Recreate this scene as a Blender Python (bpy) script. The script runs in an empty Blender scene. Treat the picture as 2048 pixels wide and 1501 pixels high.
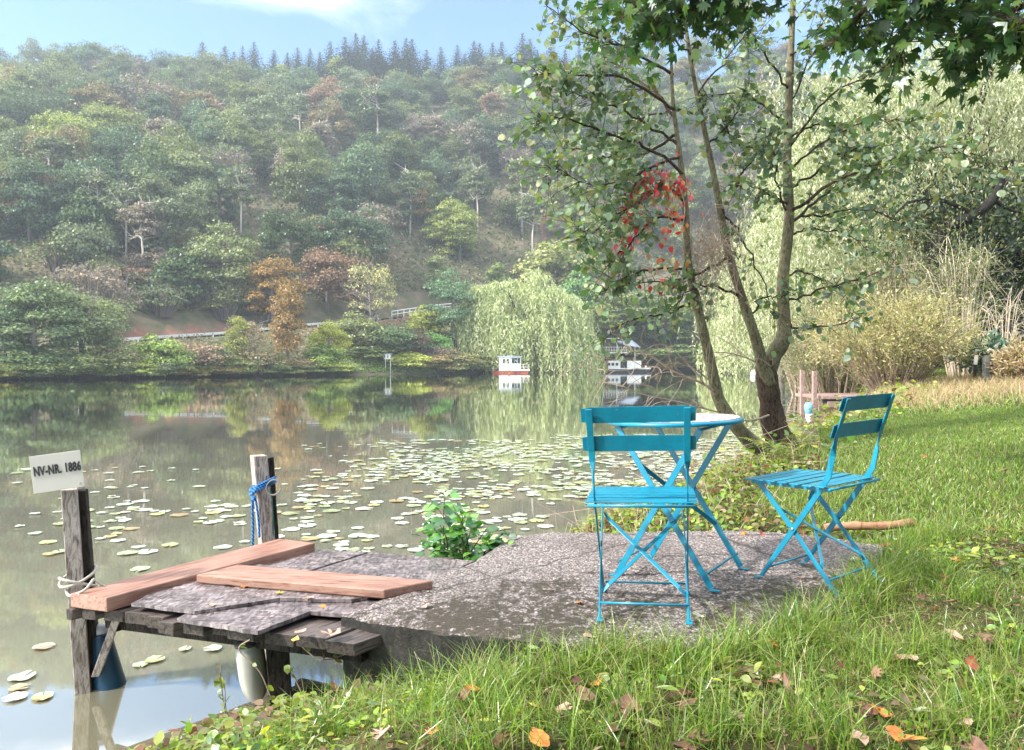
import bpy, math, random
import numpy as np
from mathutils import Vector, Matrix, Euler
random.seed(11)
rng = np.random.default_rng(11)
C = bpy.context.scene.collection
F, CX, CY, CAMH, PITCH = 1480.0, 1024.0, 750.5, 0.99, 0.0152   # photo pixels
WL = -0.55                                                       # water level

# ------------------------------------------------------------------ frames
def rotm(p, r):
    c, s = math.cos(p), math.sin(p)
    A = np.array([[1, 0, 0], [0, s * -1, -c], [0, c, -s]])       # rows: right, down, forward
    # forward = y*c - z*s ; down = -(z*c + y*s)
    A = np.array([[1, 0, 0], [0, -s, -c], [0, c, -s]])
    cr, sr = math.cos(r), math.sin(r)
    R = np.array([[cr, -sr, 0], [sr, cr, 0], [0, 0, 1]])
    return R @ A
AW = rotm(PITCH, 0.0)
AS = rotm(0.0075, -0.03)
cam0 = np.array([0, 0, CAMH])
RS = AW.T @ AS                                                   # slab frame -> world rotation
def S2W(p):
    p = np.asarray(p, float)
    return (p - cam0) @ RS.T + cam0
MS = Matrix([[RS[0][0], RS[0][1], RS[0][2], 0], [RS[1][0], RS[1][1], RS[1][2], 0], [RS[2][0], RS[2][1], RS[2][2], 0], [0, 0, 0, 1]])
MS = Matrix.Translation((0, 0, CAMH)) @ MS @ Matrix.Translation((0, 0, -CAMH))
def ray(px, py):
    return np.array([(px - CX) / F, (py - CY) / F, 1.0])
def at(px, py, D):                                               # world point seen at a pixel, D metres ahead (world y)
    d = AW.T @ ray(px, py)
    return cam0 + d * (D / d[1])
def on_z(px, py, z):                                             # world, horizontal plane
    d = AW.T @ ray(px, py)
    return cam0 + d * ((z - CAMH) / d[2])
def on_s(px, py, z):                                             # slab frame plane
    d = AS.T @ ray(px, py)
    return cam0 + d * ((z - CAMH) / d[2])

# ------------------------------------------------------------------ mesh builder
class MB:
    def __init__(s):
        s.v = []; s.f = []; s.n = 0; s.mi = []
    def add(s, V, Fc, mi=0):
        V = np.asarray(V, float).reshape(-1, 3)
        for f in Fc: s.f.append([i + s.n for i in f]); s.mi.append(mi)
        s.v.append(V); s.n += len(V)
        return s
    def box(s, c, d, R=None, mi=0, taper=1.0):
        x, y, z = [k / 2 for k in d]
        V = np.array([[-x, -y, -z], [x, -y, -z], [x, y, -z], [-x, y, -z], [-x * taper, -y * taper, z], [x * taper, -y * taper, z], [x * taper, y * taper, z], [-x * taper, y * taper, z]])
        if R is not None: V = V @ np.array(R).T
        return s.add(V + np.array(c), [(0, 3, 2, 1), (4, 5, 6, 7), (0, 1, 5, 4), (1, 2, 6, 5), (2, 3, 7, 6), (3, 0, 4, 7)], mi)
    def prism(s, poly, z0, z1, mi=0):                             # poly list of xy ; z scalars or lists
        n = len(poly)
        a = [(p[0], p[1], z0 if np.isscalar(z0) else z0[i]) for i, p in enumerate(poly)]
        b = [(p[0], p[1], z1 if np.isscalar(z1) else z1[i]) for i, p in enumerate(poly)]
        area = sum(poly[i][0] * poly[(i + 1) % n][1] - poly[(i + 1) % n][0] * poly[i][1] for i in range(n))
        fs = [tuple(range(n))[::-1], tuple(range(n, 2 * n))] + [(i, (i + 1) % n, n + (i + 1) % n, n + i) for i in range(n)]
        if area < 0: fs = [f[::-1] for f in fs]
        return s.add(a + b, fs, mi)
    def tube(s, P, r, n=8, cap=True, mi=0):
        P = np.asarray(P, float); m = len(P)
        r = np.full(m, r) if np.isscalar(r) else np.asarray(r, float)
        T = np.gradient(P, axis=0); T /= np.linalg.norm(T, axis=1)[:, None] + 1e-12
        u = np.cross(T[0], [0, 0, 1.0])
        if np.linalg.norm(u) < 1e-3: u = np.cross(T[0], [0, 1.0, 0])
        u /= np.linalg.norm(u); V = []
        an = np.arange(n) / n * 2 * math.pi
        for i in range(m):
            u = u - T[i] * (u @ T[i]); u /= np.linalg.norm(u) + 1e-12
            w = np.cross(T[i], u)
            V.append(P[i] + r[i] * (np.cos(an)[:, None] * u + np.sin(an)[:, None] * w))
        V = np.concatenate(V)
        fs = [(i * n + j, i * n + (j + 1) % n, (i + 1) * n + (j + 1) % n, (i + 1) * n + j) for i in range(m - 1) for j in range(n)]
        if cap: fs += [tuple(range(n))[::-1], tuple(range((m - 1) * n, m * n))]
        return s.add(V, fs, mi)
    def strap(s, P, W, N, w, t, mi=0):                            # flat bar: points, width dirs, normals
        P = np.asarray(P, float); V = []
        for p, a, b in zip(P, W, N):
            a = np.asarray(a, float); b = np.asarray(b, float)
            a = a / np.linalg.norm(a); b = b / np.linalg.norm(b)
            V += [p - a * w / 2 - b * t / 2, p + a * w / 2 - b * t / 2, p + a * w / 2 + b * t / 2, p - a * w / 2 + b * t / 2]
        m = len(P)
        fs = [(i * 4 + j, i * 4 + (j + 1) % 4, (i + 1) * 4 + (j + 1) % 4, (i + 1) * 4 + j) for i in range(m - 1) for j in range(4)]
        fs += [(3, 2, 1, 0), tuple(range(4 * m - 4, 4 * m))]
        return s.add(V, fs, mi)
    def lathe(s, prof, n=20, axis=None, org=(0, 0, 0), mi=0):     # prof (r,z) ; axis matrix
        V = []; an = np.arange(n) / n * 2 * math.pi
        for r, z in prof: V.append(np.stack([r * np.cos(an), r * np.sin(an), np.full(n, z)], 1))
        V = np.concatenate(V); m = len(prof)
        if axis is not None: V = V @ np.array(axis).T
        fs = [(i * n + j, i * n + (j + 1) % n, (i + 1) * n + (j + 1) % n, (i + 1) * n + j) for i in range(m - 1) for j in range(n)]
        fs += [tuple(range(n))[::-1], tuple(range((m - 1) * n, m * n))]
        return s.add(V + np.array(org), fs, mi)
    def polys(s, A, mi=0):                                        # (N,k,3) arrays of separate k-gons
        A = np.asarray(A, float); N, k = A.shape[:2]
        if N == 0: return s
        s.v.append(A.reshape(-1, 3))
        s.f.append((np.arange(N * k) + s.n).reshape(N, k)); s.mi.append(mi); s.n += N * k
        return s
    def mesh(s, name, mats, smooth=False):
        V = np.concatenate(s.v) if s.v else np.zeros((0, 3))
        idx = []; tot = []; mi = []
        for f, m in zip(s.f, s.mi):
            if isinstance(f, np.ndarray):
                idx.append(f.ravel()); tot.append(np.full(len(f), f.shape[1])); mi.append(np.full(len(f), m))
            else:
                idx.append(np.array(f)); tot.append(np.array([len(f)])); mi.append(np.array([m]))
        idx = np.concatenate(idx); tot = np.concatenate(tot); mi = np.concatenate(mi)
        me = bpy.data.meshes.new(name)
        me.vertices.add(len(V)); me.vertices.foreach_set('co', V.astype(np.float32).ravel())
        me.loops.add(len(idx)); me.loops.foreach_set('vertex_index', idx.astype(np.int32))
        me.polygons.add(len(tot)); st = np.concatenate([[0], np.cumsum(tot)[:-1]])
        me.polygons.foreach_set('loop_start', st.astype(np.int32))
        me.update(calc_edges=True)
        for m in (mats if isinstance(mats, (list, tuple)) else [mats]): me.materials.append(m)
        if mi.max() > 0: me.polygons.foreach_set('material_index', mi.astype(np.int32))
        me.polygons.foreach_set('use_smooth', np.full(len(tot), smooth))
        return me
    def build(s, name, mats, parent=None, smooth=False, bevel=0):
        o = link(name, s.mesh(name, mats, smooth), parent)
        if bevel:
            m = o.modifiers.new('bevel', 'BEVEL'); m.width = bevel; m.segments = 2; m.limit_method = 'ANGLE'
        return o
def link(name, me, parent=None):
    o = bpy.data.objects.new(name, me); C.objects.link(o)
    if parent is not None: o.parent = parent
    return o
def tag(o, label=None, cat=None, group=None, kind=None):
    if label: o['label'] = label
    if cat: o['category'] = cat
    if group: o['group'] = group
    if kind: o['kind'] = kind
    return o
def thing(name, label, cat, loc=(0, 0, 0), group=None):
    o = bpy.data.objects.new(name, None); C.objects.link(o); o.location = loc; o.empty_display_size = .1
    return tag(o, label, cat, group)

# ------------------------------------------------------------------ materials
def newmat(name):
    m = bpy.data.materials.new(name); m.use_nodes = True
    nt = m.node_tree; nt.nodes.clear()
    return m, nt
def nd(nt, t, **kw):
    n = nt.nodes.new(t)
    for k, v in kw.items():
        if k in n.inputs: n.inputs[k].default_value = v
        else: setattr(n, k, v)
    return n
def lk(nt, a, b): nt.links.new(a, b)
def rgba(c): return (c[0], c[1], c[2], 1)
def ramp(nt, fac, stops, interp='LINEAR'):
    r = nt.nodes.new('ShaderNodeValToRGB'); r.color_ramp.interpolation = interp
    e = r.color_ramp.elements
    while len(e) < len(stops): e.new(0.5)
    for i, (p, c) in enumerate(stops):
        e[i].position = p; e[i].color = rgba(c) if hasattr(c, '__len__') else (c, c, c, 1)
    if fac is not None: lk(nt, fac, r.inputs[0])
    return r.outputs[0]
def noise(nt, vec, scale, detail=4, rough=.55, dist=0):
    n = nd(nt, 'ShaderNodeTexNoise'); n.inputs['Scale'].default_value = scale; n.inputs['Detail'].default_value = detail
    n.inputs['Roughness'].default_value = rough; n.inputs['Distortion'].default_value = dist
    if vec is not None: lk(nt, vec, n.inputs['Vector'])
    return n.outputs['Fac']
def mapping(nt, vec, scale=(1, 1, 1), rot=(0, 0, 0)):
    n = nd(nt, 'ShaderNodeMapping'); n.inputs['Scale'].default_value = scale; n.inputs['Rotation'].default_value = rot
    lk(nt, vec, n.inputs['Vector']); return n.outputs[0]
def mix(nt, fac, a, b, blend='MIX'):
    n = nt.nodes.new('ShaderNodeMix'); n.data_type = 'RGBA'; n.blend_type = blend
    if isinstance(fac, (int, float)): n.inputs[0].default_value = fac
    else: lk(nt, fac, n.inputs[0])
    for s, v in ((6, a), (7, b)):
        if hasattr(v, 'links') or hasattr(v, 'is_linked'): lk(nt, v, n.inputs[s])
        else: n.inputs[s].default_value = rgba(v)
    return n.outputs[2]
def math_(nt, op, a, b=None, clamp=False):
    n = nt.nodes.new('ShaderNodeMath'); n.operation = op; n.use_clamp = clamp
    for i, v in enumerate((a, b)):
        if v is None: continue
        if isinstance(v, (int, float)): n.inputs[i].default_value = v
        else: lk(nt, v, n.inputs[i])
    return n.outputs[0]
def bump(nt, h, strength, dist):
    n = nt.nodes.new('ShaderNodeBump'); n.inputs['Strength'].default_value = strength; n.inputs['Distance'].default_value = dist
    lk(nt, h, n.inputs['Height']); return n.outputs[0]
def principled(nt, col, rough=.7, spec=.5, nrm=None, metal=0):
    p = nt.nodes.new('ShaderNodeBsdfPrincipled'); o = nt.nodes.new('ShaderNodeOutputMaterial')
    if hasattr(col, 'is_linked'): lk(nt, col, p.inputs['Base Color'])
    else: p.inputs['Base Color'].default_value = rgba(col)
    if hasattr(rough, 'is_linked'): lk(nt, rough, p.inputs['Roughness'])
    else: p.inputs['Roughness'].default_value = rough
    p.inputs['Specular IOR Level'].default_value = spec; p.inputs['Metallic'].default_value = metal
    if nrm is not None: lk(nt, nrm, p.inputs['Normal'])
    lk(nt, p.outputs[0], o.inputs[0]); return p
def ocoord(nt): return nt.nodes.new('ShaderNodeTexCoord').outputs['Object']
def gcoord(nt): return nt.nodes.new('ShaderNodeNewGeometry').outputs['Position']

def leafmat(name, cols=None, transl=.35, gloss=.12, rough=.4, objcol=False, var=.45, nscale=None, ncols=None, tb=1.25):
    """foliage: colour varies leaf by leaf (Random Per Island) over cols, or round the object's own colour"""
    m, nt = newmat(name)
    g = nt.nodes.new('ShaderNodeNewGeometry'); isl = g.outputs['Random Per Island']
    if objcol:
        oi = nt.nodes.new('ShaderNodeObjectInfo')
        k = ramp(nt, isl, [(0, (1 - var, 1 - var * .9, 1 - var)), (.5, (1, 1, 1)), (1, (1 + var * 1.1, 1 + var, 1 + var * .4))])
        col = mix(nt, 1.0, oi.outputs['Color'], k, 'MULTIPLY')
        if nscale:
            nz = noise(nt, ocoord(nt), nscale, 3)
            col = mix(nt, 1.0, col, ramp(nt, nz, [(.3, (.8, .85, .85)), (.7, (1.3, 1.15, 1.0))]), 'MULTIPLY')
    else:
        st = [(i / (len(cols)), c) for i, c in enumerate(cols)]
        col = ramp(nt, isl, st, 'CONSTANT')
        sh = ramp(nt, math_(nt, 'FRACT', math_(nt, 'MULTIPLY', isl, 37.7)), [(0, (.75, .75, .75)), (1, (1.25, 1.25, 1.25))])
        col = mix(nt, 1.0, col, sh, 'MULTIPLY')
        if nscale:
            nz = noise(nt, gcoord(nt), nscale, 3)
            col = mix(nt, ramp(nt, nz, [(.42, 0), (.58, 1)]), col, mix(nt, 1.0, ramp(nt, isl, [(i / len(ncols), c) for i, c in enumerate(ncols)], 'CONSTANT'), sh, 'MULTIPLY'))
    d = nt.nodes.new('ShaderNodeBsdfDiffuse'); t = nt.nodes.new('ShaderNodeBsdfTranslucent'); gl = nt.nodes.new('ShaderNodeBsdfGlossy')
    gl.inputs['Roughness'].default_value = rough; gl.inputs['Color'].default_value = (.85, .9, .95, 1)
    lk(nt, col, d.inputs['Color']); lk(nt, mix(nt, 1.0, col, (tb, tb * 1.1, tb * .6), 'MULTIPLY'), t.inputs['Color'])
    m1 = nt.nodes.new('ShaderNodeMixShader'); m1.inputs[0].default_value = transl
    lk(nt, d.outputs[0], m1.inputs[1]); lk(nt, t.outputs[0], m1.inputs[2])
    m2 = nt.nodes.new('ShaderNodeMixShader'); m2.inputs[0].default_value = gloss * .42
    lk(nt, m1.outputs[0], m2.inputs[1]); lk(nt, gl.outputs[0], m2.inputs[2])
    o = nt.nodes.new('ShaderNodeOutputMaterial'); lk(nt, m2.outputs[0], o.inputs[0])
    return m

def simple(name, col, rough=.6, spec=.4, var=.15, scale=8, bmp=0, bs=60, metal=0):
    m, nt = newmat(name); oc = ocoord(nt)
    n = noise(nt, oc, scale, 5)
    c = mix(nt, ramp(nt, n, [(.3, 0), (.7, 1)]), [k * (1 - var) for k in col], [min(1, k * (1 + var)) for k in col])
    nr = bump(nt, noise(nt, oc, bs, 3), bmp, .01) if bmp else None
    principled(nt, c, rough, spec, nr, metal); return m

def paint_blue():
    m, nt = newmat('blue_paint'); oc = ocoord(nt)
    n = noise(nt, oc, 14, 5); w = noise(nt, oc, 90, 4, .7)
    c = mix(nt, ramp(nt, n, [(.3, 0), (.7, 1)]), (.003, .17, .27), (.004, .225, .35))
    c = mix(nt, ramp(nt, noise(nt, oc, 30, 6, .75), [(.5, 0), (.72, .55)]), c, (.01, .13, .24))
    c = mix(nt, ramp(nt, noise(nt, oc, 45, 5, .7), [(.66, 0), (.70, .7)]), c, (.12, .32, .42))
    chips = ramp(nt, w, [(.66, 0), (.68, 1)])
    c = mix(nt, chips, c, (.035, .03, .03))
    principled(nt, c, .32, .5, bump(nt, w, .15, .002)); return m
def wood(name, a, b, dark, scale=(1, 1, 1), rough=.7, bs=.5, spec=.3, grain=14, rz=0):
    m, nt = newmat(name); oc = mapping(nt, mapping(nt, ocoord(nt), (1, 1, 1), (0, 0, math.radians(-rz))), scale)
    n = noise(nt, oc, grain, 8, .65, .6); n2 = noise(nt, ocoord(nt), 3, 4)
    c = ramp(nt, n, [(.33, dark), (.44, a), (.56, b), (.68, a), (.78, dark)])
    c = mix(nt, ramp(nt, n2, [(.4, 0), (.75, .55)]), c, dark)
    principled(nt, c, rough, spec, bump(nt, n, bs, .006)); return m
def osb():
    m, nt = newmat('wet_chipboard'); oc = ocoord(nt)
    v = nt.nodes.new('ShaderNodeTexVoronoi'); v.inputs['Scale'].default_value = 22
    mp = mapping(nt, oc, (1, 3.2, 1), (0, 0, .4)); nn = nt.nodes.new('ShaderNodeTexNoise'); nn.inputs['Scale'].default_value = 7
    lk(nt, mp, nn.inputs['Vector']); lk(nt, mix(nt, .25, mp, nn.outputs['Color'], 'ADD'), v.inputs['Vector'])
    v2 = nt.nodes.new('ShaderNodeTexVoronoi'); v2.inputs['Scale'].default_value = 38; lk(nt, mapping(nt, oc, (2.6, .8, 1), (0, 0, -.5)), v2.inputs['Vector'])
    n = noise(nt, oc, 6, 5)
    sep = math_(nt, 'MULTIPLY', math_(nt, 'ADD', nt_sep(nt, v.outputs['Color']), nt_sep(nt, v2.outputs['Color'])), .5)
    c = ramp(nt, sep, [(.1, (.06, .045, .045)), (.45, (.15, .12, .12)), (.85, (.33, .28, .28))])
    c = mix(nt, ramp(nt, n, [(.35, 0), (.75, .8)]), c, (.03, .025, .03))
    principled(nt, c, ramp(nt, sep, [(0, .25), (1, .5)]), .5, bump(nt, sep, .45, .005)); return m
def nt_sep(nt, c):
    s = nt.nodes.new('ShaderNodeSeparateColor'); lk(nt, c, s.inputs[0]); return s.outputs[0]
def concrete():
    m, nt = newmat('weathered_concrete'); oc = ocoord(nt)
    v = nt.nodes.new('ShaderNodeTexVoronoi'); v.inputs['Scale'].default_value = 88; lk(nt, oc, v.inputs['Vector'])
    v3 = nt.nodes.new('ShaderNodeTexVoronoi'); v3.inputs['Scale'].default_value = 130; lk(nt, oc, v3.inputs['Vector'])
    peb = nt_sep(nt, v.outputs['Color'])
    c = ramp(nt, peb, [(0, (.14, .11, .105)), (.35, (.27, .22, .21)), (.7, (.40, .335, .315)), (1, (.58, .50, .46))])
    c = mix(nt, ramp(nt, v.outputs['Distance'], [(.3, 0), (.62, .8)]), c, (.05, .045, .045))
    c = mix(nt, ramp(nt, nt_sep(nt, v3.outputs['Color']), [(.84, 0), (.88, .6)]), c, (.54, .49, .45))
    c = mix(nt, ramp(nt, noise(nt, oc, 1.4, 5, .6), [(.42, 0), (.66, .45)]), c, (.09, .07, .06))
    big = noise(nt, oc, 2.3, 6, .65); fine = noise(nt, oc, 24, 6, .75)
    f = math_(nt, 'ADD', math_(nt, 'MULTIPLY', big, .42), math_(nt, 'MULTIPLY', fine, .58))
    cr = nt.nodes.new('ShaderNodeTexVoronoi'); cr.feature = 'DISTANCE_TO_EDGE'; cr.inputs['Scale'].default_value = .85
    nq = nt.nodes.new('ShaderNodeTexNoise'); nq.inputs['Scale'].default_value = 5; nq.inputs['Detail'].default_value = 6; lk(nt, oc, nq.inputs['Vector']); lk(nt, mix(nt, .10, oc, nq.outputs['Color'], 'ADD'), cr.inputs['Vector'])
    c = mix(nt, ramp(nt, cr.outputs['Distance'], [(.0, .85), (.010, 0)]), c, (.03, .025, .02))
    c = mix(nt, ramp(nt, noise(nt, oc, 9, 6, .8), [(.56, 0), (.68, .55)]), c, (.085, .06, .045))
    # moss grows towards the near edge of the slab and in patches
    sp = nt.nodes.new('ShaderNodeSeparateXYZ'); lk(nt, oc, sp.inputs[0])
    edge = math_(nt, 'MULTIPLY', math_(nt, 'SUBTRACT', 3.6, sp.outputs[1]), .17)
    f2 = math_(nt, 'ADD', f, math_(nt, 'MAXIMUM', math_(nt, 'MINIMUM', edge, .085), -.035))
    moss = ramp(nt, f2, [(.555, 0), (.59, .9)])
    mc = ramp(nt, noise(nt, oc, 150, 5, .8), [(.35, (.020, .015, .010)), (.6, (.055, .042, .022)), (.75, (.085, .085, .025))])
    c = mix(nt, moss, c, mc)
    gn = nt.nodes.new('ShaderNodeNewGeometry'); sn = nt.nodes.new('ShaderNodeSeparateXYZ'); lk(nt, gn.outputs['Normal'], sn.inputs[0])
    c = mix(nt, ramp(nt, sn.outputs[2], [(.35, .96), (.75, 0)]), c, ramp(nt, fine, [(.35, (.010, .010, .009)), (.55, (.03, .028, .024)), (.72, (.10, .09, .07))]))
    rs = math_(nt, 'ADD', math_(nt, 'MULTIPLY', peb, .8), math_(nt, 'MULTIPLY', noise(nt, oc, 70, 6, .8), 2.0))
    principled(nt, c, .62, .35, bump(nt, rs, .9, .007)); return m

def watermat():
    m, nt = newmat('lake_surface'); g = gcoord(nt)
    n1 = noise(nt, mapping(nt, g, (.35, 1.0, 1)), 2.2, 3, .5); n2 = noise(nt, mapping(nt, g, (.5, 1.6, 1)), .35, 3, .5)
    h = math_(nt, 'ADD', math_(nt, 'MULTIPLY', n1, .25), n2)
    nr = bump(nt, h, .045, .06)
    murk = mix(nt, noise(nt, g, .6, 4), (.17, .16, .105), (.22, .205, .14))
    d = nt.nodes.new('ShaderNodeBsdfDiffuse'); lk(nt, murk, d.inputs[0])
    gl = nt.nodes.new('ShaderNodeBsdfGlossy'); gl.inputs['Roughness'].default_value = .03; gl.inputs['Color'].default_value = (.97, .97, .95, 1)
    lk(nt, nr, gl.inputs['Normal'])
    fr = nt.nodes.new('ShaderNodeFresnel'); fr.inputs['IOR'].default_value = 1.55; lk(nt, nr, fr.inputs['Normal'])
    mx = nt.nodes.new('ShaderNodeMixShader'); lk(nt, math_(nt, 'ADD', math_(nt, 'MULTIPLY', fr.outputs[0], .9), .36, True), mx.inputs[0])
    lk(nt, d.outputs[0], mx.inputs[1]); lk(nt, gl.outputs[0], mx.inputs[2])
    o = nt.nodes.new('ShaderNodeOutputMaterial'); lk(nt, mx.outputs[0], o.inputs[0]); return m

def groundmat():
    m, nt = newmat('soil_and_turf'); g = gcoord(nt)
    a = nt.nodes.new('ShaderNodeAttribute'); a.attribute_name = 'soil'
    n = noise(nt, g, 9, 6, .7); n2 = noise(nt, g, .35, 5, .65)
    near = ramp(nt, n, [(.3, (.025, .02, .012)), (.5, (.05, .052, .02)), (.7, (.09, .075, .035))])
    far = ramp(nt, n2, [(.35, (.07, .08, .045)), (.5, (.12, .11, .065)), (.65, (.18, .14, .10))])
    sp = nt.nodes.new('ShaderNodeSeparateColor'); lk(nt, a.outputs['Color'], sp.inputs[0])
    c = mix(nt, sp.outputs[0], near, far)
    c = mix(nt, sp.outputs[1], c, ramp(nt, noise(nt, g, 1.3, 5), [(.3, (.20, .075, .055)), (.7, (.30, .15, .11))]))
    principled(nt, c, .95, .1, bump(nt, n, .6, .03)); return m

M = {}
M['blue'] = paint_blue()
M['slab'] = concrete()
M['water'] = watermat()
M['ground'] = groundmat()
M['osb'] = osb()
M['deck'] = wood('weathered_deck_wood', (.06, .045, .04), (.14, .11, .10), (.012, .010, .010), (1.2, 14, 14), .55, .9, .5, 5, 49.7)
M['plank'] = wood('red_brown_timber', (.27, .13, .09), (.34, .205, .155), (.12, .055, .04), (1.0, 11, 11), .5, .3, .4, 5, 57)
M['plank2'] = wood('red_brown_timber_cross', (.27, .13, .09), (.34, .21, .16), (.12, .06, .045), (1.0, 11, 11), .5, .3, .4, 5, -11)
M['post'] = wood('grey_post_wood', (.24, .20, .175), (.46, .41, .375), (.08, .06, .05), (6, 6, 1.1), .8, .8, .2)
M['darkpost'] = wood('dark_wet_wood_and_shade', (.016, .013, .011), (.045, .038, .032), (.004, .0035, .003), (6, 6, 1.1), .8, .8, .1)  # dark wet wood, also the shade painted for post sides and under the deck
M['endgrain'] = wood('rotten_shaded_end_grain', (.025, .02, .017), (.07, .055, .045), (.005, .004, .004), (30, 30, 30), .7, 1.0, .3, 2)  # rotten ends with the shade of the board fronts put into the colour
M['bark'] = wood('alder_bark', (.11, .10, .06), (.20, .18, .11), (.045, .035, .02), (3, 3, 1.2), .85, .9, .15)
M['bark_dark'] = wood('dark_bark', (.045, .03, .022), (.10, .07, .05), (.012, .008, .006), (4, 4, 1.2), .9, 1.0, .1)
M['bark_far'] = simple('far_bark', (.20, .17, .15), .9, .1, .3, 1.5)
M['bark_pale'] = simple('pale_bark', (.60, .52, .46), .9, .1, .2, 1.5)
M['twig'] = simple('dead_twig', (.34, .26, .20), .9, .1, .3, 6)
M['twig_pale'] = simple('pale_twig', (.50, .42, .32), .9, .1, .3, 6)
M['white'] = simple('white_paint', (.66, .65, .62), .5, .4, .18, 3)
M['hull_red'] = simple('red_hull_paint', (.24, .06, .04), .6, .3, .2)
M['hull_dark'] = simple('dark_hull', (.03, .035, .05), .5, .4, .2)
M['glass'] = simple('dark_window_glass', (.03, .04, .045), .1, .6, .1)
M['canopy'] = simple('grey_awning_cloth', (.30, .34, .42), .8, .2, .1)
M['sign'] = simple('sign_plastic', (.52, .50, .46), .35, .5, .06, 3)
M['letter'] = simple('sign_letter', (.035, .035, .04), .5, .3, .05)
M['screw'] = simple('steel', (.5, .48, .44), .35, .5, .1, 8, 0, 60, .8)
M['rope_w'] = simple('grey_white_rope', (.46, .43, .38), .8, .2, .25, 90, .8, 220)
M['rope_g'] = simple('green_cord', (.03, .14, .12), .8, .2, .25, 90, .6, 220)
def ropemat():
    m, nt = newmat('blue_rope'); w = nt.nodes.new('ShaderNodeTexWave'); w.bands_direction = 'DIAGONAL'
    w.inputs['Scale'].default_value = 26; w.inputs['Distortion'].default_value = 1.5; lk(nt, ocoord(nt), w.inputs['Vector'])
    c = ramp(nt, w.outputs['Fac'], [(.2, (.005, .05, .20)), (.7, (.02, .20, .52))])
    principled(nt, c, .6, .4, bump(nt, w.outputs['Fac'], 1, .004)); return m
M['rope_b'] = ropemat()
M['hose'] = simple('grey_rubber_band', (.13, .13, .12), .6, .4, .2)
M['fender_b'] = simple('blue_fender_vinyl', (.006, .045, .095), .35, .5, .25, 5)
M['fender_g'] = simple('grey_fender_vinyl', (.33, .33, .30), .4, .5, .12, 5)
M['fender_cap'] = simple('white_fender_cap', (.45, .46, .50), .5, .4, .15)
M['rubber'] = simple('black_rubber', (.02, .022, .025), .5, .4, .2)
M['fender_lb'] = simple('light_blue_fender_vinyl', (.16, .40, .62), .4, .5, .1)
M['fender_w'] = simple('white_fender_vinyl', (.52, .53, .50), .45, .5, .15)
M['asphalt'] = simple('asphalt', (.05, .05, .052), .9, .2, .2)
M['rail'] = simple('galvanised_rail', (.62, .64, .66), .5, .5, .08)
M['jetty2'] = wood('pinkish_old_timber', (.26, .17, .15), (.36, .26, .23), (.10, .06, .055), (3, 3, 3), .85, .5, .2)
M['stick'] = wood('stripped_stick', (.30, .15, .08), (.42, .25, .15), (.12, .06, .035), (1, 1, 1), .8, .4, .2, 20)

def tabletop_mat():
    m, nt = newmat('dirty_sky_tinted_top'); oc = ocoord(nt)
    n = noise(nt, oc, 16, 4, .6, .8); n2 = noise(nt, oc, 5, 3)
    c = ramp(nt, n, [(.42, (.55, .50, .50)), (.50, (.36, .17, .20)), (.56, (.58, .54, .53))])  # sky reflections and dirt are put into these blotch colours
    c = mix(nt, ramp(nt, n2, [(.5, 0), (.62, .6)]), c, (.10, .33, .45))
    principled(nt, c, .25, .6); return m
M['ttop'] = tabletop_mat()

M['leaf_far'] = leafmat('far_foliage', objcol=True, transl=.25, gloss=.06, var=.55, nscale=.35)
M['leaf_tree'] = leafmat('far_foliage_small', objcol=True, transl=.25, gloss=.06, var=.5)
M['alder'] = leafmat('alder_leaf', [(.10, .17, .05), (.065, .13, .04), (.13, .20, .06), (.08, .14, .055), (.15, .19, .05), (.055, .10, .04), (.11, .15, .08), (.20, .20, .06)], .42, .18, .55)
M['maple'] = leafmat('maple_leaf', [(.035, .085, .02), (.022, .060, .015), (.05, .11, .025), (.07, .12, .022)], .35, .08, .35)
M['creeper'] = leafmat('creeper_leaf', [(.55, .02, .04), (.50, .03, .05), (.50, .20, .05), (.40, .03, .03), (.36, .18, .12), (.20, .20, .06), (.50, .13, .05), (.45, .04, .06)], .4, .08)
M['willow'] = leafmat('willow_leaf', [(.36, .38, .20), (.44, .44, .28), (.25, .29, .13), (.52, .51, .37), (.17, .21, .08), (.40, .40, .24)], .28, .10, .4)
M['ybush'] = leafmat('yellow_bush_leaf', [(.38, .35, .13), (.30, .31, .12), (.44, .38, .18), (.21, .24, .10), (.32, .25, .13), (.48, .43, .22)], .35, .08)
M['gbush'] = leafmat('green_bush_leaf', [(.12, .15, .05), (.18, .20, .07), (.08, .11, .04), (.22, .22, .09), (.15, .17, .06)], .35, .08)
M['darkleaf'] = leafmat('dark_evergreen_leaf', [(.02, .04, .018), (.035, .055, .022), (.015, .03, .014), (.05, .07, .02), (.14, .13, .03)], .25, .08)
M['rhodo'] = leafmat('laurel_leaf', [(.10, .17, .10), (.06, .12, .07), (.14, .20, .13)], .25, .2, .3)
M['shrub'] = leafmat('shrub_leaf', [(.10, .26, .03), (.06, .19, .03), (.15, .33, .045), (.05, .15, .04), (.035, .11, .03)], .35, .18, .3)
M['grass'] = leafmat('grass_blade', [(.14, .26, .03), (.10, .19, .025), (.22, .33, .045), (.18, .27, .04), (.28, .34, .07), (.06, .11, .025), (.34, .31, .14)], .4, .10, .35, nscale=1.1,
                     ncols=[(.18, .29, .035), (.12, .23, .03), (.24, .34, .05), (.08, .16, .03), (.16, .24, .04), (.30, .33, .09), (.33, .29, .13)])
M['herb'] = leafmat('herb_leaf', [(.24, .38, .04), (.14, .28, .04), (.32, .42, .05), (.42, .42, .05), (.10, .18, .04), (.20, .26, .08)], .4, .12, .4, nscale=1.4,
                    ncols=[(.20, .13, .07), (.30, .32, .05), (.14, .09, .05), (.13, .22, .03), (.22, .08, .05), (.18, .26, .04)])
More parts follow.
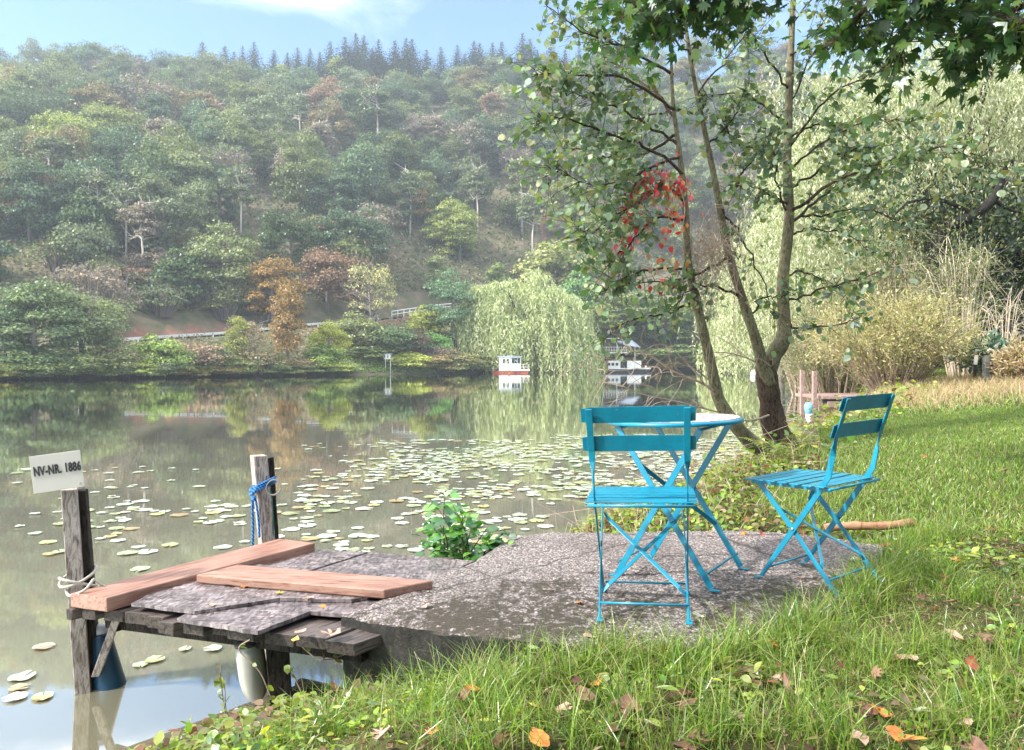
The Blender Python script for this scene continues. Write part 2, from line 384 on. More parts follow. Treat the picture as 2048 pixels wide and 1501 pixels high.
M['litter'] = leafmat('leaf_litter', [(.16, .09, .05), (.10, .055, .035), (.20, .12, .075), (.07, .045, .03), (.16, .06, .04), (.27, .19, .12)], .15, .05)
M['straw'] = leafmat('dry_grass', [(.48, .36, .22), (.38, .27, .17), (.55, .44, .30), (.30, .30, .10), (.42, .26, .18)], .35, .05)
M['pad'] = None
def padmat():
    m, nt = newmat('lily_pad'); g = nt.nodes.new('ShaderNodeNewGeometry'); oi = nt.nodes.new('ShaderNodeObjectInfo')
    r = math_(nt, 'FRACT', math_(nt, 'ADD', g.outputs['Random Per Island'], oi.outputs['Random']))
    c = ramp(nt, r, [(0, (.36, .41, .31)), (.5, (.46, .49, .42)), (.72, (.27, .31, .17)), (.86, (.40, .40, .18)), (.93, (.30, .21, .12)), (.97, (.50, .50, .46))])  # pale tones put the reflected sky into the pad colour
    n = noise(nt, g.outputs['Position'], 22, 4)
    c = mix(nt, ramp(nt, n, [(.62, 0), (.70, .8)]), c, (.20, .14, .05))
    principled(nt, c, .22, .9, bump(nt, n, .3, .004)); return m
M['pad'] = padmat()
def flatleaf(name, a, b):
    m, nt = newmat(name); n = noise(nt, ocoord(nt), 35, 5, .7)
    principled(nt, ramp(nt, n, [(.35, a), (.65, b)]), .55, .4, bump(nt, n, .5, .004)); return m
LEAFC = {'brown': flatleaf('brown_dead_leaf', (.09, .045, .03), (.20, .10, .06)), 'orange': flatleaf('orange_dead_leaf', (.42, .11, .02), (.50, .24, .05)),
         'pinkish tan': flatleaf('tan_dead_leaf', (.30, .18, .13), (.46, .31, .24)), 'yellow': flatleaf('yellow_dead_leaf', (.48, .34, .04), (.50, .42, .10)),
         'pale cream': flatleaf('cream_dead_leaf', (.46, .45, .30), (.58, .56, .42)), 'dark red': flatleaf('red_dead_leaf', (.22, .035, .025), (.35, .08, .04))}

# ------------------------------------------------------------------ lake and terrain
def wpt(px, py):
    p = on_z(px, py, WL); return (p[0], p[1])
NEAR_EDGE = [(-200, -8), (-5, -8), (-2.9, 0), (-1.9, 2.0), (-1.36, 2.92), (-1.14, 3.16), (-.92, 3.36), (-.62, 3.62), (-.42, 4.05), (-.22, 4.6), (.10, 5.5), (.35, 6.5), (.85, 7.4), (1.8, 8.9), (2.9, 10.6), (4.3, 12.6),
             (5.4, 14.2), (6.6, 15.8), (8.6, 19.8), (12.6, 31.0), (21, 55), (30, 82), (40, 105), (52, 140)]
FAR_PX = [(1500, 743.3), (1400, 743), (1300, 743), (1200, 743.5), (1100, 744.5), (1000, 746), (900, 747.2), (800, 748.5), (700, 750), (560, 752), (420, 754), (300, 756.5), (150, 758), (30, 760), (-200, 763)]
FAR_EDGE = [wpt(*p) for p in FAR_PX]
LAKE = np.array(NEAR_EDGE + FAR_EDGE + [(-200, 75)])
def lake_sd(X, Y):
    """distance to the shoreline, positive on land"""
    P = np.stack([X, Y], -1); d = np.full(X.shape, 1e9); ins = np.zeros(X.shape, bool)
    n = len(LAKE)
    for i in range(n):
        a, b = LAKE[i], LAKE[(i + 1) % n]
        e = b - a; w = P - a
        t = np.clip((w @ e) / (e @ e), 0, 1)
        d = np.minimum(d, np.linalg.norm(w - t[..., None] * e, axis=-1))
        c = ((a[1] > Y) != (b[1] > Y)) & (X < (b[0] - a[0]) * (Y - a[1]) / (b[1] - a[1] + 1e-12) + a[0])
        ins ^= c
    return np.where(ins, -d, d)
def S(px): return (px - CX) / F
fs = [S(p[0]) for p in FAR_PX][::-1]; fy = [p[1] for p in FAR_EDGE][::-1]
ROAD = [(-400, 79, 1.2), (0, 86, 2.2), (211, 92, 3.3), (452, 110, 5.0), (628, 118, 6.7), (703, 127, 7.6), (784, 137, 9.1), (879, 146, 11.0), (1100, 163, 14.5), (1400, 182, 18), (2600, 200, 20)]
RIDGE = [(-400, 100), (27, 110), (120, 104), (200, 108), (300, 118), (380, 124), (450, 124), (700, 128), (1000, 124), (1200, 108), (1400, 90), (2600, 60)]
RD = 268.0
def road_y(s): return np.interp(s, [S(r[0]) for r in ROAD], [r[1] for r in ROAD])
def road_z(s): return np.interp(s, [S(r[0]) for r in ROAD], [r[2] for r in ROAD])
def ridge_z(s): return np.interp(s, [S(r[0]) for r in RIDGE], [CAMH + (728 - r[1]) / F * RD - 12.5 for r in RIDGE])
def hnoise(X, Y, k, a):
    return a * (np.sin(X * k + 1.3 * np.sin(Y * k * .7)) * np.cos(Y * k * 1.1 + .7 * np.sin(X * k * 1.3)))
def height(X, Y, sd=None):
    X = np.asarray(X, float); Y = np.asarray(Y, float)
    if sd is None: sd = lake_sd(X, Y)
    s = np.clip(X / np.maximum(Y, 1.0), -1.3, 1.6)
    top = np.clip(.03 * X - .0077 * Y - .035, -.25, 1.5) + np.clip(X - 3.2, 0, 60) * .05
    top = top + hnoise(X, Y, 2.1, .012) + hnoise(X, Y, .6, .02)
    t = np.clip(sd / 1.35, 0, 1)
    near = WL - .06 + (top - WL + .06) * np.power(t, .95)
    ys = np.interp(s, fs, fy); yr = road_y(s); zr = road_z(s); zR = ridge_z(s)
    a = np.clip((Y - ys) / (yr - 4 - ys), 0, 1)
    far = WL + (zr - WL) * np.power(a, .85)
    tb = np.clip((Y - yr - 3) / (RD - yr - 3), 0, 1)
    far = far + (zR - zr) * np.power(tb, .93) + hnoise(X, Y, .06, 2.2) * tb * (1 - tb) * 4
    far = far - np.clip(Y - RD - 25, 0, 400) * .12
    land = np.where(Y > ys - 1, np.maximum(near, far), near)
    wet = WL - .12 + np.maximum(sd, -4) * .45
    return np.where(sd > 0, land, wet)
def hz(x, y): return float(height(np.array([x]), np.array([y]))[0])

# slab outline (slab frame xy)
SLAB = [(-.735, 3.065), (-.223, 3.867), (-.041, 4.362), (.201, 4.463), (.803, 4.45), (1.315, 4.36), (1.72, 4.19), (1.95, 3.95), (1.70, 3.5), (1.38, 3.03), (1.06, 2.74), (.60, 2.60), (.25, 2.63), (-.10, 2.75), (-.38, 2.88)]
def inpoly(X, Y, poly):
    ins = np.zeros(X.shape, bool); n = len(poly)
    for i in range(n):
        a, b = poly[i], poly[(i + 1) % n]
        ins ^= ((a[1] > Y) != (b[1] > Y)) & (X < (b[0] - a[0]) * (Y - a[1]) / (b[1] - a[1] + 1e-12) + a[0])
    return ins
cen = np.mean(SLAB, axis=0)
SLAB_IN = [tuple(cen + (np.array(p) - cen) * .955) for p in SLAB]

def terrain():
    nr, na = 300, 560
    R = np.concatenate([[0.0], np.geomspace(.8, 900, nr)])
    A = np.linspace(-math.pi, math.pi, na, endpoint=False)
    A = A + .55 * np.sin(A) * 0
    # finer angles ahead
    A = np.sign(A) * np.power(np.abs(A) / math.pi, 1.5) * math.pi
    X = np.sin(A)[None, :] * R[:, None]; Y = np.cos(A)[None, :] * R[:, None]
    X = X.ravel(); Y = Y.ravel()
    sd = lake_sd(X, Y); Z = height(X, Y, sd)
    # keep the soil under the slab
    u = inpoly(X, Y, [tuple(cen + (np.array(p) - cen) * 1.0) for p in SLAB])
    Z = np.where(u, Z - .22, Z)
    V = np.stack([X, Y, Z], 1); n = len(A)
    i, j = np.meshgrid(np.arange(nr), np.arange(n), indexing='ij')
    Q = np.stack([i * n + j, (i + 1) * n + j, (i + 1) * n + (j + 1) % n, i * n + (j + 1) % n], -1).reshape(-1, 4)
    mb = MB(); mb.v.append(V); mb.n = len(V); mb.f.append(Q); mb.mi.append(0)
    me = mb.mesh('terrain', M['ground'], True)
    s = np.clip(X / np.maximum(Y, 1), -1.3, 1.6); yr = road_y(s)
    farf = ((Y > 45) & (Y > np.interp(s, fs, fy) - 3)).astype(float)
    red = ((s > S(225)) & (s < S(470)) & (Y > yr + 2.5) & (Y < yr + 5)).astype(float) * .8
    red += ((s > S(1080)) & (s < S(1240)) & (Y > yr + 8) & (Y < yr + 34)).astype(float) * .5
    red += ((s > S(600)) & (s < S(820)) & (Y > yr - 6) & (Y < yr - 3)).astype(float) * .7
    at_ = me.color_attributes.new('soil', 'FLOAT_COLOR', 'POINT')
    col = np.stack([farf, np.clip(red, 0, 1), np.zeros_like(X), np.ones_like(X)], 1)
    at_.data.foreach_set('color', col.astype(np.float32).ravel())
    o = link('ground', me); tag(o, None, None, None, 'structure')
terrain()
mb = MB(); mb.add([(-320, -30, WL), (120, -30, WL), (120, 230, WL), (-320, 230, WL)], [(0, 1, 2, 3)])
tag(mb.build('water', M['water']), kind='structure')

# road and embankment guard rail
mb = MB(); rp = []
for i in range(60):
    px = -380 + i * 32; s = S(px); y = float(road_y(s)); z = float(road_z(s)); rp.append((s * y, y, z))
rp = np.array(rp)
for i in range(len(rp) - 1):
    a, b = rp[i], rp[i + 1]
    mb.add([a + (0, -3.4, .12), b + (0, -3.4, .12), b + (0, 2.8, .12), a + (0, 2.8, .12)], [(0, 1, 2, 3)])
tag(mb.build('road', M['asphalt']), kind='structure')
def rail_pt(px, dz=0):
    s = S(px); y = float(road_y(s)) - 3.3; z = float(road_z(s)); x = s * y
    return np.array([x, y, z + dz])
g = thing('guard_rail', 'long white crash barrier along the road above the lakeside bushes', 'guard rail', rail_pt(450))
g0 = np.array(g.location)
mb = MB()
pts = [rail_pt(p, .62) - g0 for p in range(150, 760, 12)]
for a, b in zip(pts[:-1], pts[1:]):
    mb.add([a + (0, 0, -.34), b + (0, 0, -.34), b + (0, 0, .0), a + (0, 0, .0), a + (0, .08, -.34), b + (0, .08, -.34), b + (0, .08, 0), a + (0, .08, 0)], [(0, 1, 2, 3), (4, 7, 6, 5), (3, 2, 6, 7), (0, 4, 5, 1)])
mb.build('rail_beam', M['rail'], g)
for p in range(156, 760, 30):
    MB().box(rail_pt(p, .1) - g0 + (0, .12, 0), (.12, .12, .75)).build('post', M['rail'], g)
g = thing('bridge_railing', 'white post and rail fence on the road above the green lakeside tree', 'railing', rail_pt(830))
g0 = np.array(g.location)
for dz in (1.35, .75):
    mb = MB(); mb.tube([rail_pt(p, dz) - g0 for p in range(784, 905, 10)], .09, 6); mb.build('rail', M['rail'], g)
for p in range(784, 900, 12):
    MB().box(rail_pt(p, .65) - g0, (.13, .13, 1.5)).build('post', M['rail'], g)

# ------------------------------------------------------------------ foliage prototypes
def rdirs(n, r=None):
    r = r or rng
    v = r.normal(size=(n, 3)); return v / np.linalg.norm(v, axis=1)[:, None]
def leaf_quads(P, N, size, aspect=1.0, up=None):
    """square-ish leaf clumps at P facing N"""
    n = len(P); N = N / (np.linalg.norm(N, axis=1)[:, None] + 1e-9)
    r = rdirs(n); u = np.cross(N, r); u /= np.linalg.norm(u, axis=1)[:, None] + 1e-9
    w = np.cross(N, u); size = np.broadcast_to(size, (n,))[:, None] * .5
    u = u * size; w = w * size * aspect
    k = rng.uniform(.55, 1.25, (4, n, 1))
    return np.stack([P - u * k[0], P - w * k[1], P + u * k[2], P + w * k[3]], 1)
def crown_puffs(npuff, nleaf, size, wx=.42, z0=.18, top=1.0, seed=0, puff=.16, flat=.8, shape='dome', hollow=.35):
    r = np.random.default_rng(seed)
    P = []; N = []
    cz = (z0 + top) / 2; hz_ = (top - z0) / 2
    per = nleaf // npuff
    for i in range(npuff):
        d = rdirs(1, r)[0]; q = r.uniform(.45, .92)
        if shape == 'dome' and d[2] < -.75: d[2] *= -.6
        c = np.array([d[0] * wx * q, d[1] * wx * q, cz + d[2] * hz_ * q])
        if shape == 'column': c[0] *= .6; c[1] *= .6
        pr = puff * r.uniform(.6, 1.25)
        e = rdirs(per, r); e[:, 2] = np.where(e[:, 2] < -.2, -e[:, 2] * .5, e[:, 2])
        rad = pr * r.uniform(hollow, 1.08, (per, 1)) ** .6
        p = c + e * rad * np.array([1.15, 1.15, flat])
        P.append(p); N.append(e * .8 + r.normal(size=(per, 3)) * .55 + np.array([0, 0, .35]))
    P = np.concatenate(P); N = np.concatenate(N)
    return leaf_quads(P, N, size * r.uniform(.6, 1.3, len(P)))
def branch_set(mb, z0, z1, wx, n, seed, r0=.016, bend=.1, sub=3):
    r = np.random.default_rng(seed)
    for i in range(n):
        z = z0 + (z1 - z0) * r.uniform(); a = r.uniform(0, 6.28); L = wx * r.uniform(.6, 1.0)
        d = np.array([math.cos(a), math.sin(a), 0])
        P = [np.array([0, 0, z]) + d * L * t + np.array([0, 0, (bend + .25) * L * t * (1.4 - .5 * t)]) + r.normal(size=3) * .008 for t in (0, .35, .7, 1)]
        mb.tube(P, [r0 * .6, r0 * .4, r0 * .25, r0 * .08], 4, False)
        for k in range(sub):
            t = r.uniform(.3, .9); b = np.array(P[0]) * (1 - t) + np.array(P[3]) * t; dd = d + r.normal(size=3) * .7 + (0, 0, .5)
            mb.tube([b, b + dd * L * .25, b + dd * L * .4 + (0, 0, .02)], [r0 * .25, r0 * .15, r0 * .04], 3, False)
PROTO = {}
def proto(key, crown, trunk, lm='leaf_far', tm='bark_far'):
    PROTO[key] = (crown.mesh('crown', M[lm]), trunk.mesh('trunk', M[tm], True))
def trunk_mb(h=.5, r=.022, seed=0, nb=6, wx=.3, z0=.2):
    r_ = np.random.default_rng(seed); mb = MB()
    P = [np.array([0, 0, -.08]), np.array([r_.normal() * .008, r_.normal() * .008, h * .4]), np.array([r_.normal() * .02, r_.normal() * .02, h])]
    mb.tube(P, [r * 1.25, r, r * .45], 6); branch_set(mb, z0, h, wx, nb, seed + 5)
    return mb
for i, (np_, wx, z0, pf, sh) in enumerate([(40, .44, .0, .15, 'dome'), (32, .40, .02, .17, 'dome'), (48, .38, -.02, .13, 'dome'), (38, .34, .0, .14, 'column'), (52, .46, .02, .13, 'dome'), (30, .42, .05, .15, 'dome')]):
    proto('broad%d' % i, MB().polys(crown_puffs(np_, 10500, .0265, wx, z0, 1.0, 100 + i, pf, .8, sh)), trunk_mb(.75, .022, 200 + i, 7, .3))
# half-bare trees: many fine branches, few leaves
for i in range(2):
    t = trunk_mb(.9, .016, 300 + i, 30, .38, .25)
    proto('bare%d' % i, MB().polys(crown_puffs(30, 2400, .028, .42, .25, 1.0, 310 + i, .14, .8)), t)
# tall pines with a long bare stem
for i in range(2):
    t = trunk_mb(.97, .011, 320 + i, 14, .18, .5)
    proto('pine%d' % i, MB().polys(crown_puffs(24, 2600, .030, .22, .42, 1.0, 330 + i, .10, .7)), t, 'leaf_far', 'bark_pale')
# spruces: drooping whorls
for i in range(3):
    r = np.random.default_rng(340 + i); Q = []
    for k in range(34):
        z = .04 + .95 * (k / 34) ** .9; L = .36 * (1 - z) ** .9 + .005
        for a in np.linspace(0, 6.28, 9)[:-1] + r.uniform(0, 6.28):
            l = L * r.uniform(.65, 1.15); n = max(3, int(l * 90)); t = np.linspace(.15, 1, n)
            P = np.stack([np.cos(a) * l * t, np.sin(a) * l * t, z - l * .45 * t + l * .25 * t * t], 1) + r.normal(size=(n, 3)) * .006
            N = np.tile([0, 0, 1.0], (n, 1)) + r.normal(size=(n, 3)) * .5
            Q.append(leaf_quads(P, N, .046 * (1.1 - t * .5) * (.3 + .7 * (1 - z))))
    tr = MB(); tr.tube([(0, 0, -.05), (0, 0, .6), (0, 0, 1)], [.016, .008, .002], 5)
    proto('spruce%d' % i, MB().polys(np.concatenate(Q)), tr, 'leaf_tree')
# shrubs
for i in range(4):
    proto('shrub%d' % i, MB().polys(crown_puffs(30, 4200, .055, .58, -.05, 1.0, 360 + i, .22, .85, 'dome', .5)), trunk_mb(.6, .02, 370 + i, 12, .4, .05))
# upright bare scrub
for i in range(2):
    mb = MB(); r = np.random.default_rng(380 + i)
    for k in range(90):
        a = r.uniform(0, 6.28); q = r.uniform(.1, .55); b = np.array([math.cos(a) * q * .4, math.sin(a) * q * .4, 0])
        e = np.array([math.cos(a) * q, math.sin(a) * q, r.uniform(.6, 1)])
        mb.tube([b, (b + e) / 2 + r.normal(size=3) * .04, e], [.012, .008, .003], 3, False)
    proto('scrub%d' % i, MB().polys(crown_puffs(26, 2600, .045, .56, 0, 1.0, 390 + i, .22, .85, 'dome', .4)), mb)
def strands(anchors, dirs, lens, leaf_l, leaf_w, step, r, sway=.12, start=.0):
    """hanging willow strands: arrays of narrow leaf quads"""
    Q = []
    for p, d, L in zip(anchors, dirs, lens):
        n = max(3, int(L / step)); t = np.linspace(start, 1, n)
        out = d * L * .28
        q = p + out * (1 - np.exp(-3 * t))[:, None] + np.stack([np.zeros(n), np.zeros(n), -L * t ** 1.3 + L * .12 * np.sin(t * 3.1) * (1 - t)], 1)
        q[:, :2] += (r.normal(size=2) * sway * L * .3) * (t ** 2)[:, None] + r.normal(size=(n, 2)) * leaf_w * .9
        a = r.normal(size=(n, 3)) * .45 + np.array([0, 0, -1]); a /= np.linalg.norm(a, axis=1)[:, None]
        w = np.cross(a, rdirs(n, r)); w /= np.linalg.norm(w, axis=1)[:, None]
        l = leaf_l * r.uniform(.6, 1.3, (n, 1)); ww = leaf_w * r.uniform(.7, 1.3, (n, 1))
        Q.append(np.stack([q, q + a * l * .45 + w * ww * .5, q + a * l, q + a * l * .45 - w * ww * .5], 1))
    return np.concatenate(Q)
def willow_crown(h, wx, wy, nclump, per, leaf_l, leaf_w, step, seed, Lr=(.15, .35), floor=.08):
    r = np.random.default_rng(seed); A = []; Dd = []; L = []
    for k in range(nclump):
        d = rdirs(1, r)[0]; d[2] = abs(d[2]) ** .8
        q = r.uniform(.72, 1.0)
        c = np.array([d[0] * wx * q, d[1] * wx * q * wy, h * (.34 + .66 * d[2] * q * r.uniform(.9, 1.05))])
        for j in range(per):
            p = c + r.normal(size=3) * np.array([.06, .06, .02]) * wx * 1.2
            dd = np.array([d[0], d[1], 0]) + r.normal(size=3) * .35; dd[2] = 0
            l = min(h * r.uniform(*Lr), p[2] - h * floor * r.uniform(0, 1))
            A.append(p); Dd.append(dd); L.append(max(l, h * .05))
    return strands(A, Dd, L, leaf_l, leaf_w, step, r)
def tree_at(key, name, x, y, h, w, col, label, cat, group=None, rz=None, z=None, tilt=0, zoff=0):
    z = hz(x, y) if z is None else z
    o = thing(name, label, cat, (x, y, z + zoff), group)
    o.rotation_euler = (0, tilt, random.uniform(0, 6.28) if rz is None else rz); o.scale = (w, w, h)
    cm, tm = PROTO[key]
    c = link('crown', cm, o); c.color = rgba(col); link('trunk', tm, o)
    return o

# ------------------------------------------------------------------ the wooded hillside
COL = {'deep green': (.08, .125, .055), 'olive green': (.15, .18, .07), 'grey green': (.15, .185, .11), 'bluish green': (.10, .155, .10), 'yellow green': (.25, .29, .09),
       'brownish': (.21, .17, .09), 'russet': (.24, .15, .11), 'mauve grey': (.24, .20, .19), 'pale green': (.25, .29, .15), 'orange': (.33, .21, .08)}
def band(py):
    return ('below the ridge' if py < 165 else 'high on the slope' if py < 245 else 'above mid slope' if py < 320 else 'midway up the slope' if py < 395 else
            'below mid slope' if py < 470 else 'low on the slope' if py < 545 else 'just above the road')
def column(px):
    for lim, t in ((110, 'at the far left'), (230, 'over the lakeside alders'), (330, 'over the red earth'), (450, 'over the mauve bush'), (560, 'left of the rust tree'),
                   (660, 'over the yellow maple'), (760, 'over the pale birch'), (860, 'over the white railing'), (960, 'over the blue green tree'), (1060, 'over the far willow'),
                   (1160, 'right of the far willow'), (1300, 'over the larger houseboat'), (1440, 'behind the left stem')):
        if px < lim: return t
    return 'behind the right stem'
HILL = []     # (kind, key, x, y, h, w, colour name, colour)
def w2p(x, y, z):
    q = AW @ (np.array([x, y, z]) - cam0); return CX + F * q[0] / q[2], CY + F * q[1] / q[2]
rr = np.random.default_rng(55)
names = list(COL)
y = 262.0; row = 0
while y > 92:
    step = 9.2 * (1 + rr.uniform(-.05, .05)); x = S(-40 - 240 * (y < 200)) * y + (row % 2) * step / 2
    while x < S(1600) * y:
        jx, jy = x + rr.uniform(-3.2, 3.2), y + rr.uniform(-6.5, 6.5)
        s = jx / jy
        if jy > road_y(s) + 9:
            z = hz(jx, jy); h = rr.uniform(12.5, 19.0); px, py = w2p(jx, jy, z + h * .6)
            low = (jy - road_y(s)) < 28
            pr = rr.uniform()
            if py > 430: w = [.16, .26, .20, .08, .07, .07, .015, .07, .08, .0]
            elif px < 330: w = [.16, .14, .30, .24, .05, .03, .005, .05, .04, 0]
            else: w = [.22, .20, .22, .14, .07, .05, .01, .05, .04, 0]
            cn = names[rr.choice(10, p=np.array(w) / sum(w))]
            col = np.array(COL[cn]) * rr.uniform(.8, 1.2)
            if cn == 'mauve grey': key = 'bare%d' % rr.integers(2)
            elif low and pr < .5: key = 'shrub%d' % rr.integers(4); h *= .55
            else: key = 'broad%d' % rr.integers(6)
            if S(1060) < s < S(1250) and road_y(s) + 6 < jy < road_y(s) + 36: key = 'scrub0'; h = rr.uniform(2, 3.5); cn = 'russet'; col = np.array((.26, .14, .11))
            if s > S(1500) and jy < 190: x += step; continue
            HILL.append(['tree', key, jx, jy, h, h * rr.uniform(.72, 1.08), cn, tuple(col), px, py])
        x += step
    y -= 11.6 * (y / 200) ** .35; row += 1
# trees the eye picks out: (px crown centre, py crown top, D, height, key, colour)
for px, py, D, h, key, cn, hn in [(545, 500, 128, 12, 'broad2', 'orange', 1), (655, 475, 136, 13, 'broad1', 'russet', 1), (808, 350, 178, 12, 'broad4', 'orange', 1), (430, 192, 226, 17, 'pine0', 'russet', 1),
                              (985, 180, 226, 17, 'pine1', 'russet', 1), (200, 515, 112, 9, 'scrub0', 'mauve grey', 1), (755, 165, 232, 21, 'pine0', 'grey green', 1), (640, 235, 214, 17, 'pine1', 'mauve grey', 1),
                              (318, 230, 212, 15, 'pine0', 'mauve grey', 1), (568, 255, 206, 13, 'pine1', 'grey green', 1), (940, 225, 212, 18, 'bare0', 'mauve grey', 1), (1045, 300, 190, 20, 'pine0', 'olive green', 1),
                              (838, 215, 214, 15, 'bare1', 'mauve grey', 1), (870, 225, 214, 15, 'pine1', 'mauve grey', 1), (195, 330, 184, 14, 'pine0', 'grey green', 1), (285, 395, 165, 13, 'pine1', 'mauve grey', 1),
                              (100, 260, 206, 15, 'pine0', 'grey green', 1), (180, 195, 232, 15, 'spruce0', 'bluish green', 1), (500, 250, 206, 12, 'broad0', 'yellow green', 1), (800, 200, 226, 12, 'broad2', 'yellow green', 1),
                              (700, 330, 184, 10, 'broad3', 'bluish green', 1), (920, 420, 160, 12, 'broad1', 'yellow green', 1), (1130, 350, 176, 13, 'broad0', 'yellow green', 1), (1180, 420, 165, 11, 'broad2', 'yellow green', 1), (875, 500, 150, 10, 'broad3', 'pale green', 1)]:
    z = at(px, py, D)[2] - h; x = at(px, py, D)[0]
    # slide along the slope until the foot stands on the ground
    best = None
    for dd in np.arange(float(road_y(S(px))) + 5, 262, 2.0):
        q = at(px, py, dd); e = abs(q[2] - h - hz(q[0], dd))
        if best is None or e < best[0]: best = (e, dd, q[0])
    D, x = best[1], best[2]
    HILL.append(['tree', key, x, D, h, h * 1.05, cn, COL[cn], px, py + 30])
for px, py, D, h in [(250, 360, 165, 14), (480, 330, 178, 15), (600, 180, 230, 16), (820, 330, 180, 16), (955, 330, 184, 17), (1065, 380, 170, 17)]:
    best = min((abs(at(px, py, dd)[2] - h - hz(at(px, py, dd)[0], dd)), dd) for dd in np.arange(float(road_y(S(px))) + 8, 262, 2.0)); dd = best[1]; x = at(px, py, dd)[0]
    HILL[:] = [t for t in HILL if not (t[0] == 'tree' and 'pine' not in t[1] and dd - 20 < t[3] < dd and abs(t[8] - px) < 22 and t[8] > 0)]
    HILL.append(['tree', 'pine%d' % rr.integers(2), x, dd, h, h * .95, 'mauve grey' if rr.uniform() < .4 else 'grey green', COL['grey green'], px, py + 30])
# spruces along the ridge
for px, py in [(405, 80), (450, 88), (485, 88), (508, 80), (548, 96), (595, 92), (620, 92), (660, 78), (690, 70), (712, 62), (728, 66), (757, 74), (790, 78), (812, 72), (824, 74), (853, 96), (882, 90), (915, 86), (948, 78), (960, 82),
               (985, 82), (1003, 80), (1045, 62), (1060, 74), (1102, 78), (1130, 96), (1158, 88), (1185, 82), (575, 102), (640, 100), (1075, 96), (1020, 104), (930, 104), (1215, 70), (1245, 60), (745, 92), (700, 88), (468, 100)]:
    D = RD + rr.uniform(-6, 8); p = at(px, py, D); z = hz(p[0], D); h = max(9, p[2] - z)
    HILL.append(['spruce', 'spruce%d' % rr.integers(3), p[0], D, h, h * rr.uniform(1.2, 1.7), 'dark', tuple(np.array((.025, .042, .026)) * rr.uniform(.8, 1.25)), px, py])
KN = {'pine': ('tall_pine', 'bare stemmed pine', 'pine tree', 'pines standing out of the hillside wood'), 'broad': ('broadleaf_tree', 'broadleaf tree', 'tree', 'trees of the wooded hillside'),
      'bare': ('thinning_tree', 'half bare tree', 'tree', 'trees of the wooded hillside'), 'shrub': ('hillside_bush', 'low bush', 'bush', 'bushes above the road'),
      'scrub': ('scrub_bush', 'twiggy scrub bush', 'bush', 'bushes above the road'), 'spruce': ('spruce_tree', 'spruce', 'spruce tree', 'spruces along the ridge')}
ORD = ['first', 'second', 'third', 'fourth', 'fifth', 'sixth', 'seventh', 'eighth', 'ninth', 'tenth', 'eleventh', 'twelfth']
lab = {}
for t in HILL:
    k = t[1].rstrip('0123456789')
    sz = 'small' if t[4] < 14 and k != 'shrub' else 'tall' if t[4] > 17.5 else ''
    if k == 'spruce':
        tall = 'tall' if t[4] > 15 else 'short'
        base = '%s dark spruce on the skyline %s' % (tall, column(t[8]))
    else: base = ('%s %s %s %s %s' % (sz, t[6], KN[k][1], band(t[9]), column(t[8]))).strip()
    lab.setdefault(base, []).append(t)
for base, L in lab.items():
    L.sort(key=lambda t: t[8])
    for i, t in enumerate(L):
        l = base if len(L) == 1 else base + ', %s from left' % ORD[min(i, 11)]
        if len(l.split()) > 16: l = l.replace('half bare tree', 'bare tree').replace('broadleaf tree', 'tree').replace('bare stemmed pine', 'pine')
        k = t[1].rstrip('0123456789'); kn = KN[k]
        tree_at(t[1], kn[0], t[2], t[3], t[4], t[5], t[7], l, kn[2], kn[3], zoff=-.3 if k in ('pine', 'spruce') else -.09 * t[4])

# undergrowth on the slope: one uncountable mass of leaf clumps
def scatter_far(n, f, size, lift, seed):
    r = np.random.default_rng(seed); s = r.uniform(S(-420), S(1620), n); u = r.uniform(0, 1, n)
    yr = road_y(s); Y = f(s, yr, u); X = s * Y; Z = height(X, Y) + r.uniform(0, lift, n) ** 1.0
    N = r.normal(size=(n, 3)) + (0, 0, .8)
    return leaf_quads(np.stack([X, Y, Z], 1), N, r.uniform(.5, 1.3, n) * size)
M['under'] = leafmat('undergrowth_leaf', [(.12, .16, .07), (.16, .19, .08), (.20, .18, .11), (.09, .13, .06), (.15, .17, .08), (.20, .22, .10)], .2, .04, nscale=.09,
                     ncols=[(.27, .21, .16), (.16, .18, .09), (.16, .17, .09), (.30, .23, .19), (.19, .20, .11)])
tag(MB().polys(scatter_far(72000, lambda s, yr, u: yr + 9 + (RD - yr) * u ** 1.3, .62, 1.6, 71)).build('undergrowth', M['under']), kind='stuff')
tag(MB().polys(scatter_far(26000, lambda s, yr, u: np.interp(s, fs, fy) + .3 + (yr - 5 - np.interp(s, fs, fy)) * u, .34, .75, 72)).build('ground_cover', M['under']), kind='stuff')
def lakeside(n, seed):
    r = np.random.default_rng(seed); s = r.uniform(S(690), S(930), n); sy = np.interp(s, fs, fy); Y = sy + r.uniform(.2, 5.5, n); X = s * Y
    return leaf_quads(np.stack([X, Y, height(X, Y) + r.uniform(0, .35, n)], 1), r.normal(size=(n, 3)) * .6 + (0, -.3, 1), r.uniform(.15, .35, n))
M['bankgrass'] = leafmat('bank_grass_leaf', [(.20, .30, .06), (.28, .36, .09), (.14, .24, .05), (.24, .30, .12)], .3, .05)
tag(MB().polys(lakeside(9000, 73)).build('bank_grass', M['bankgrass']), kind='stuff')

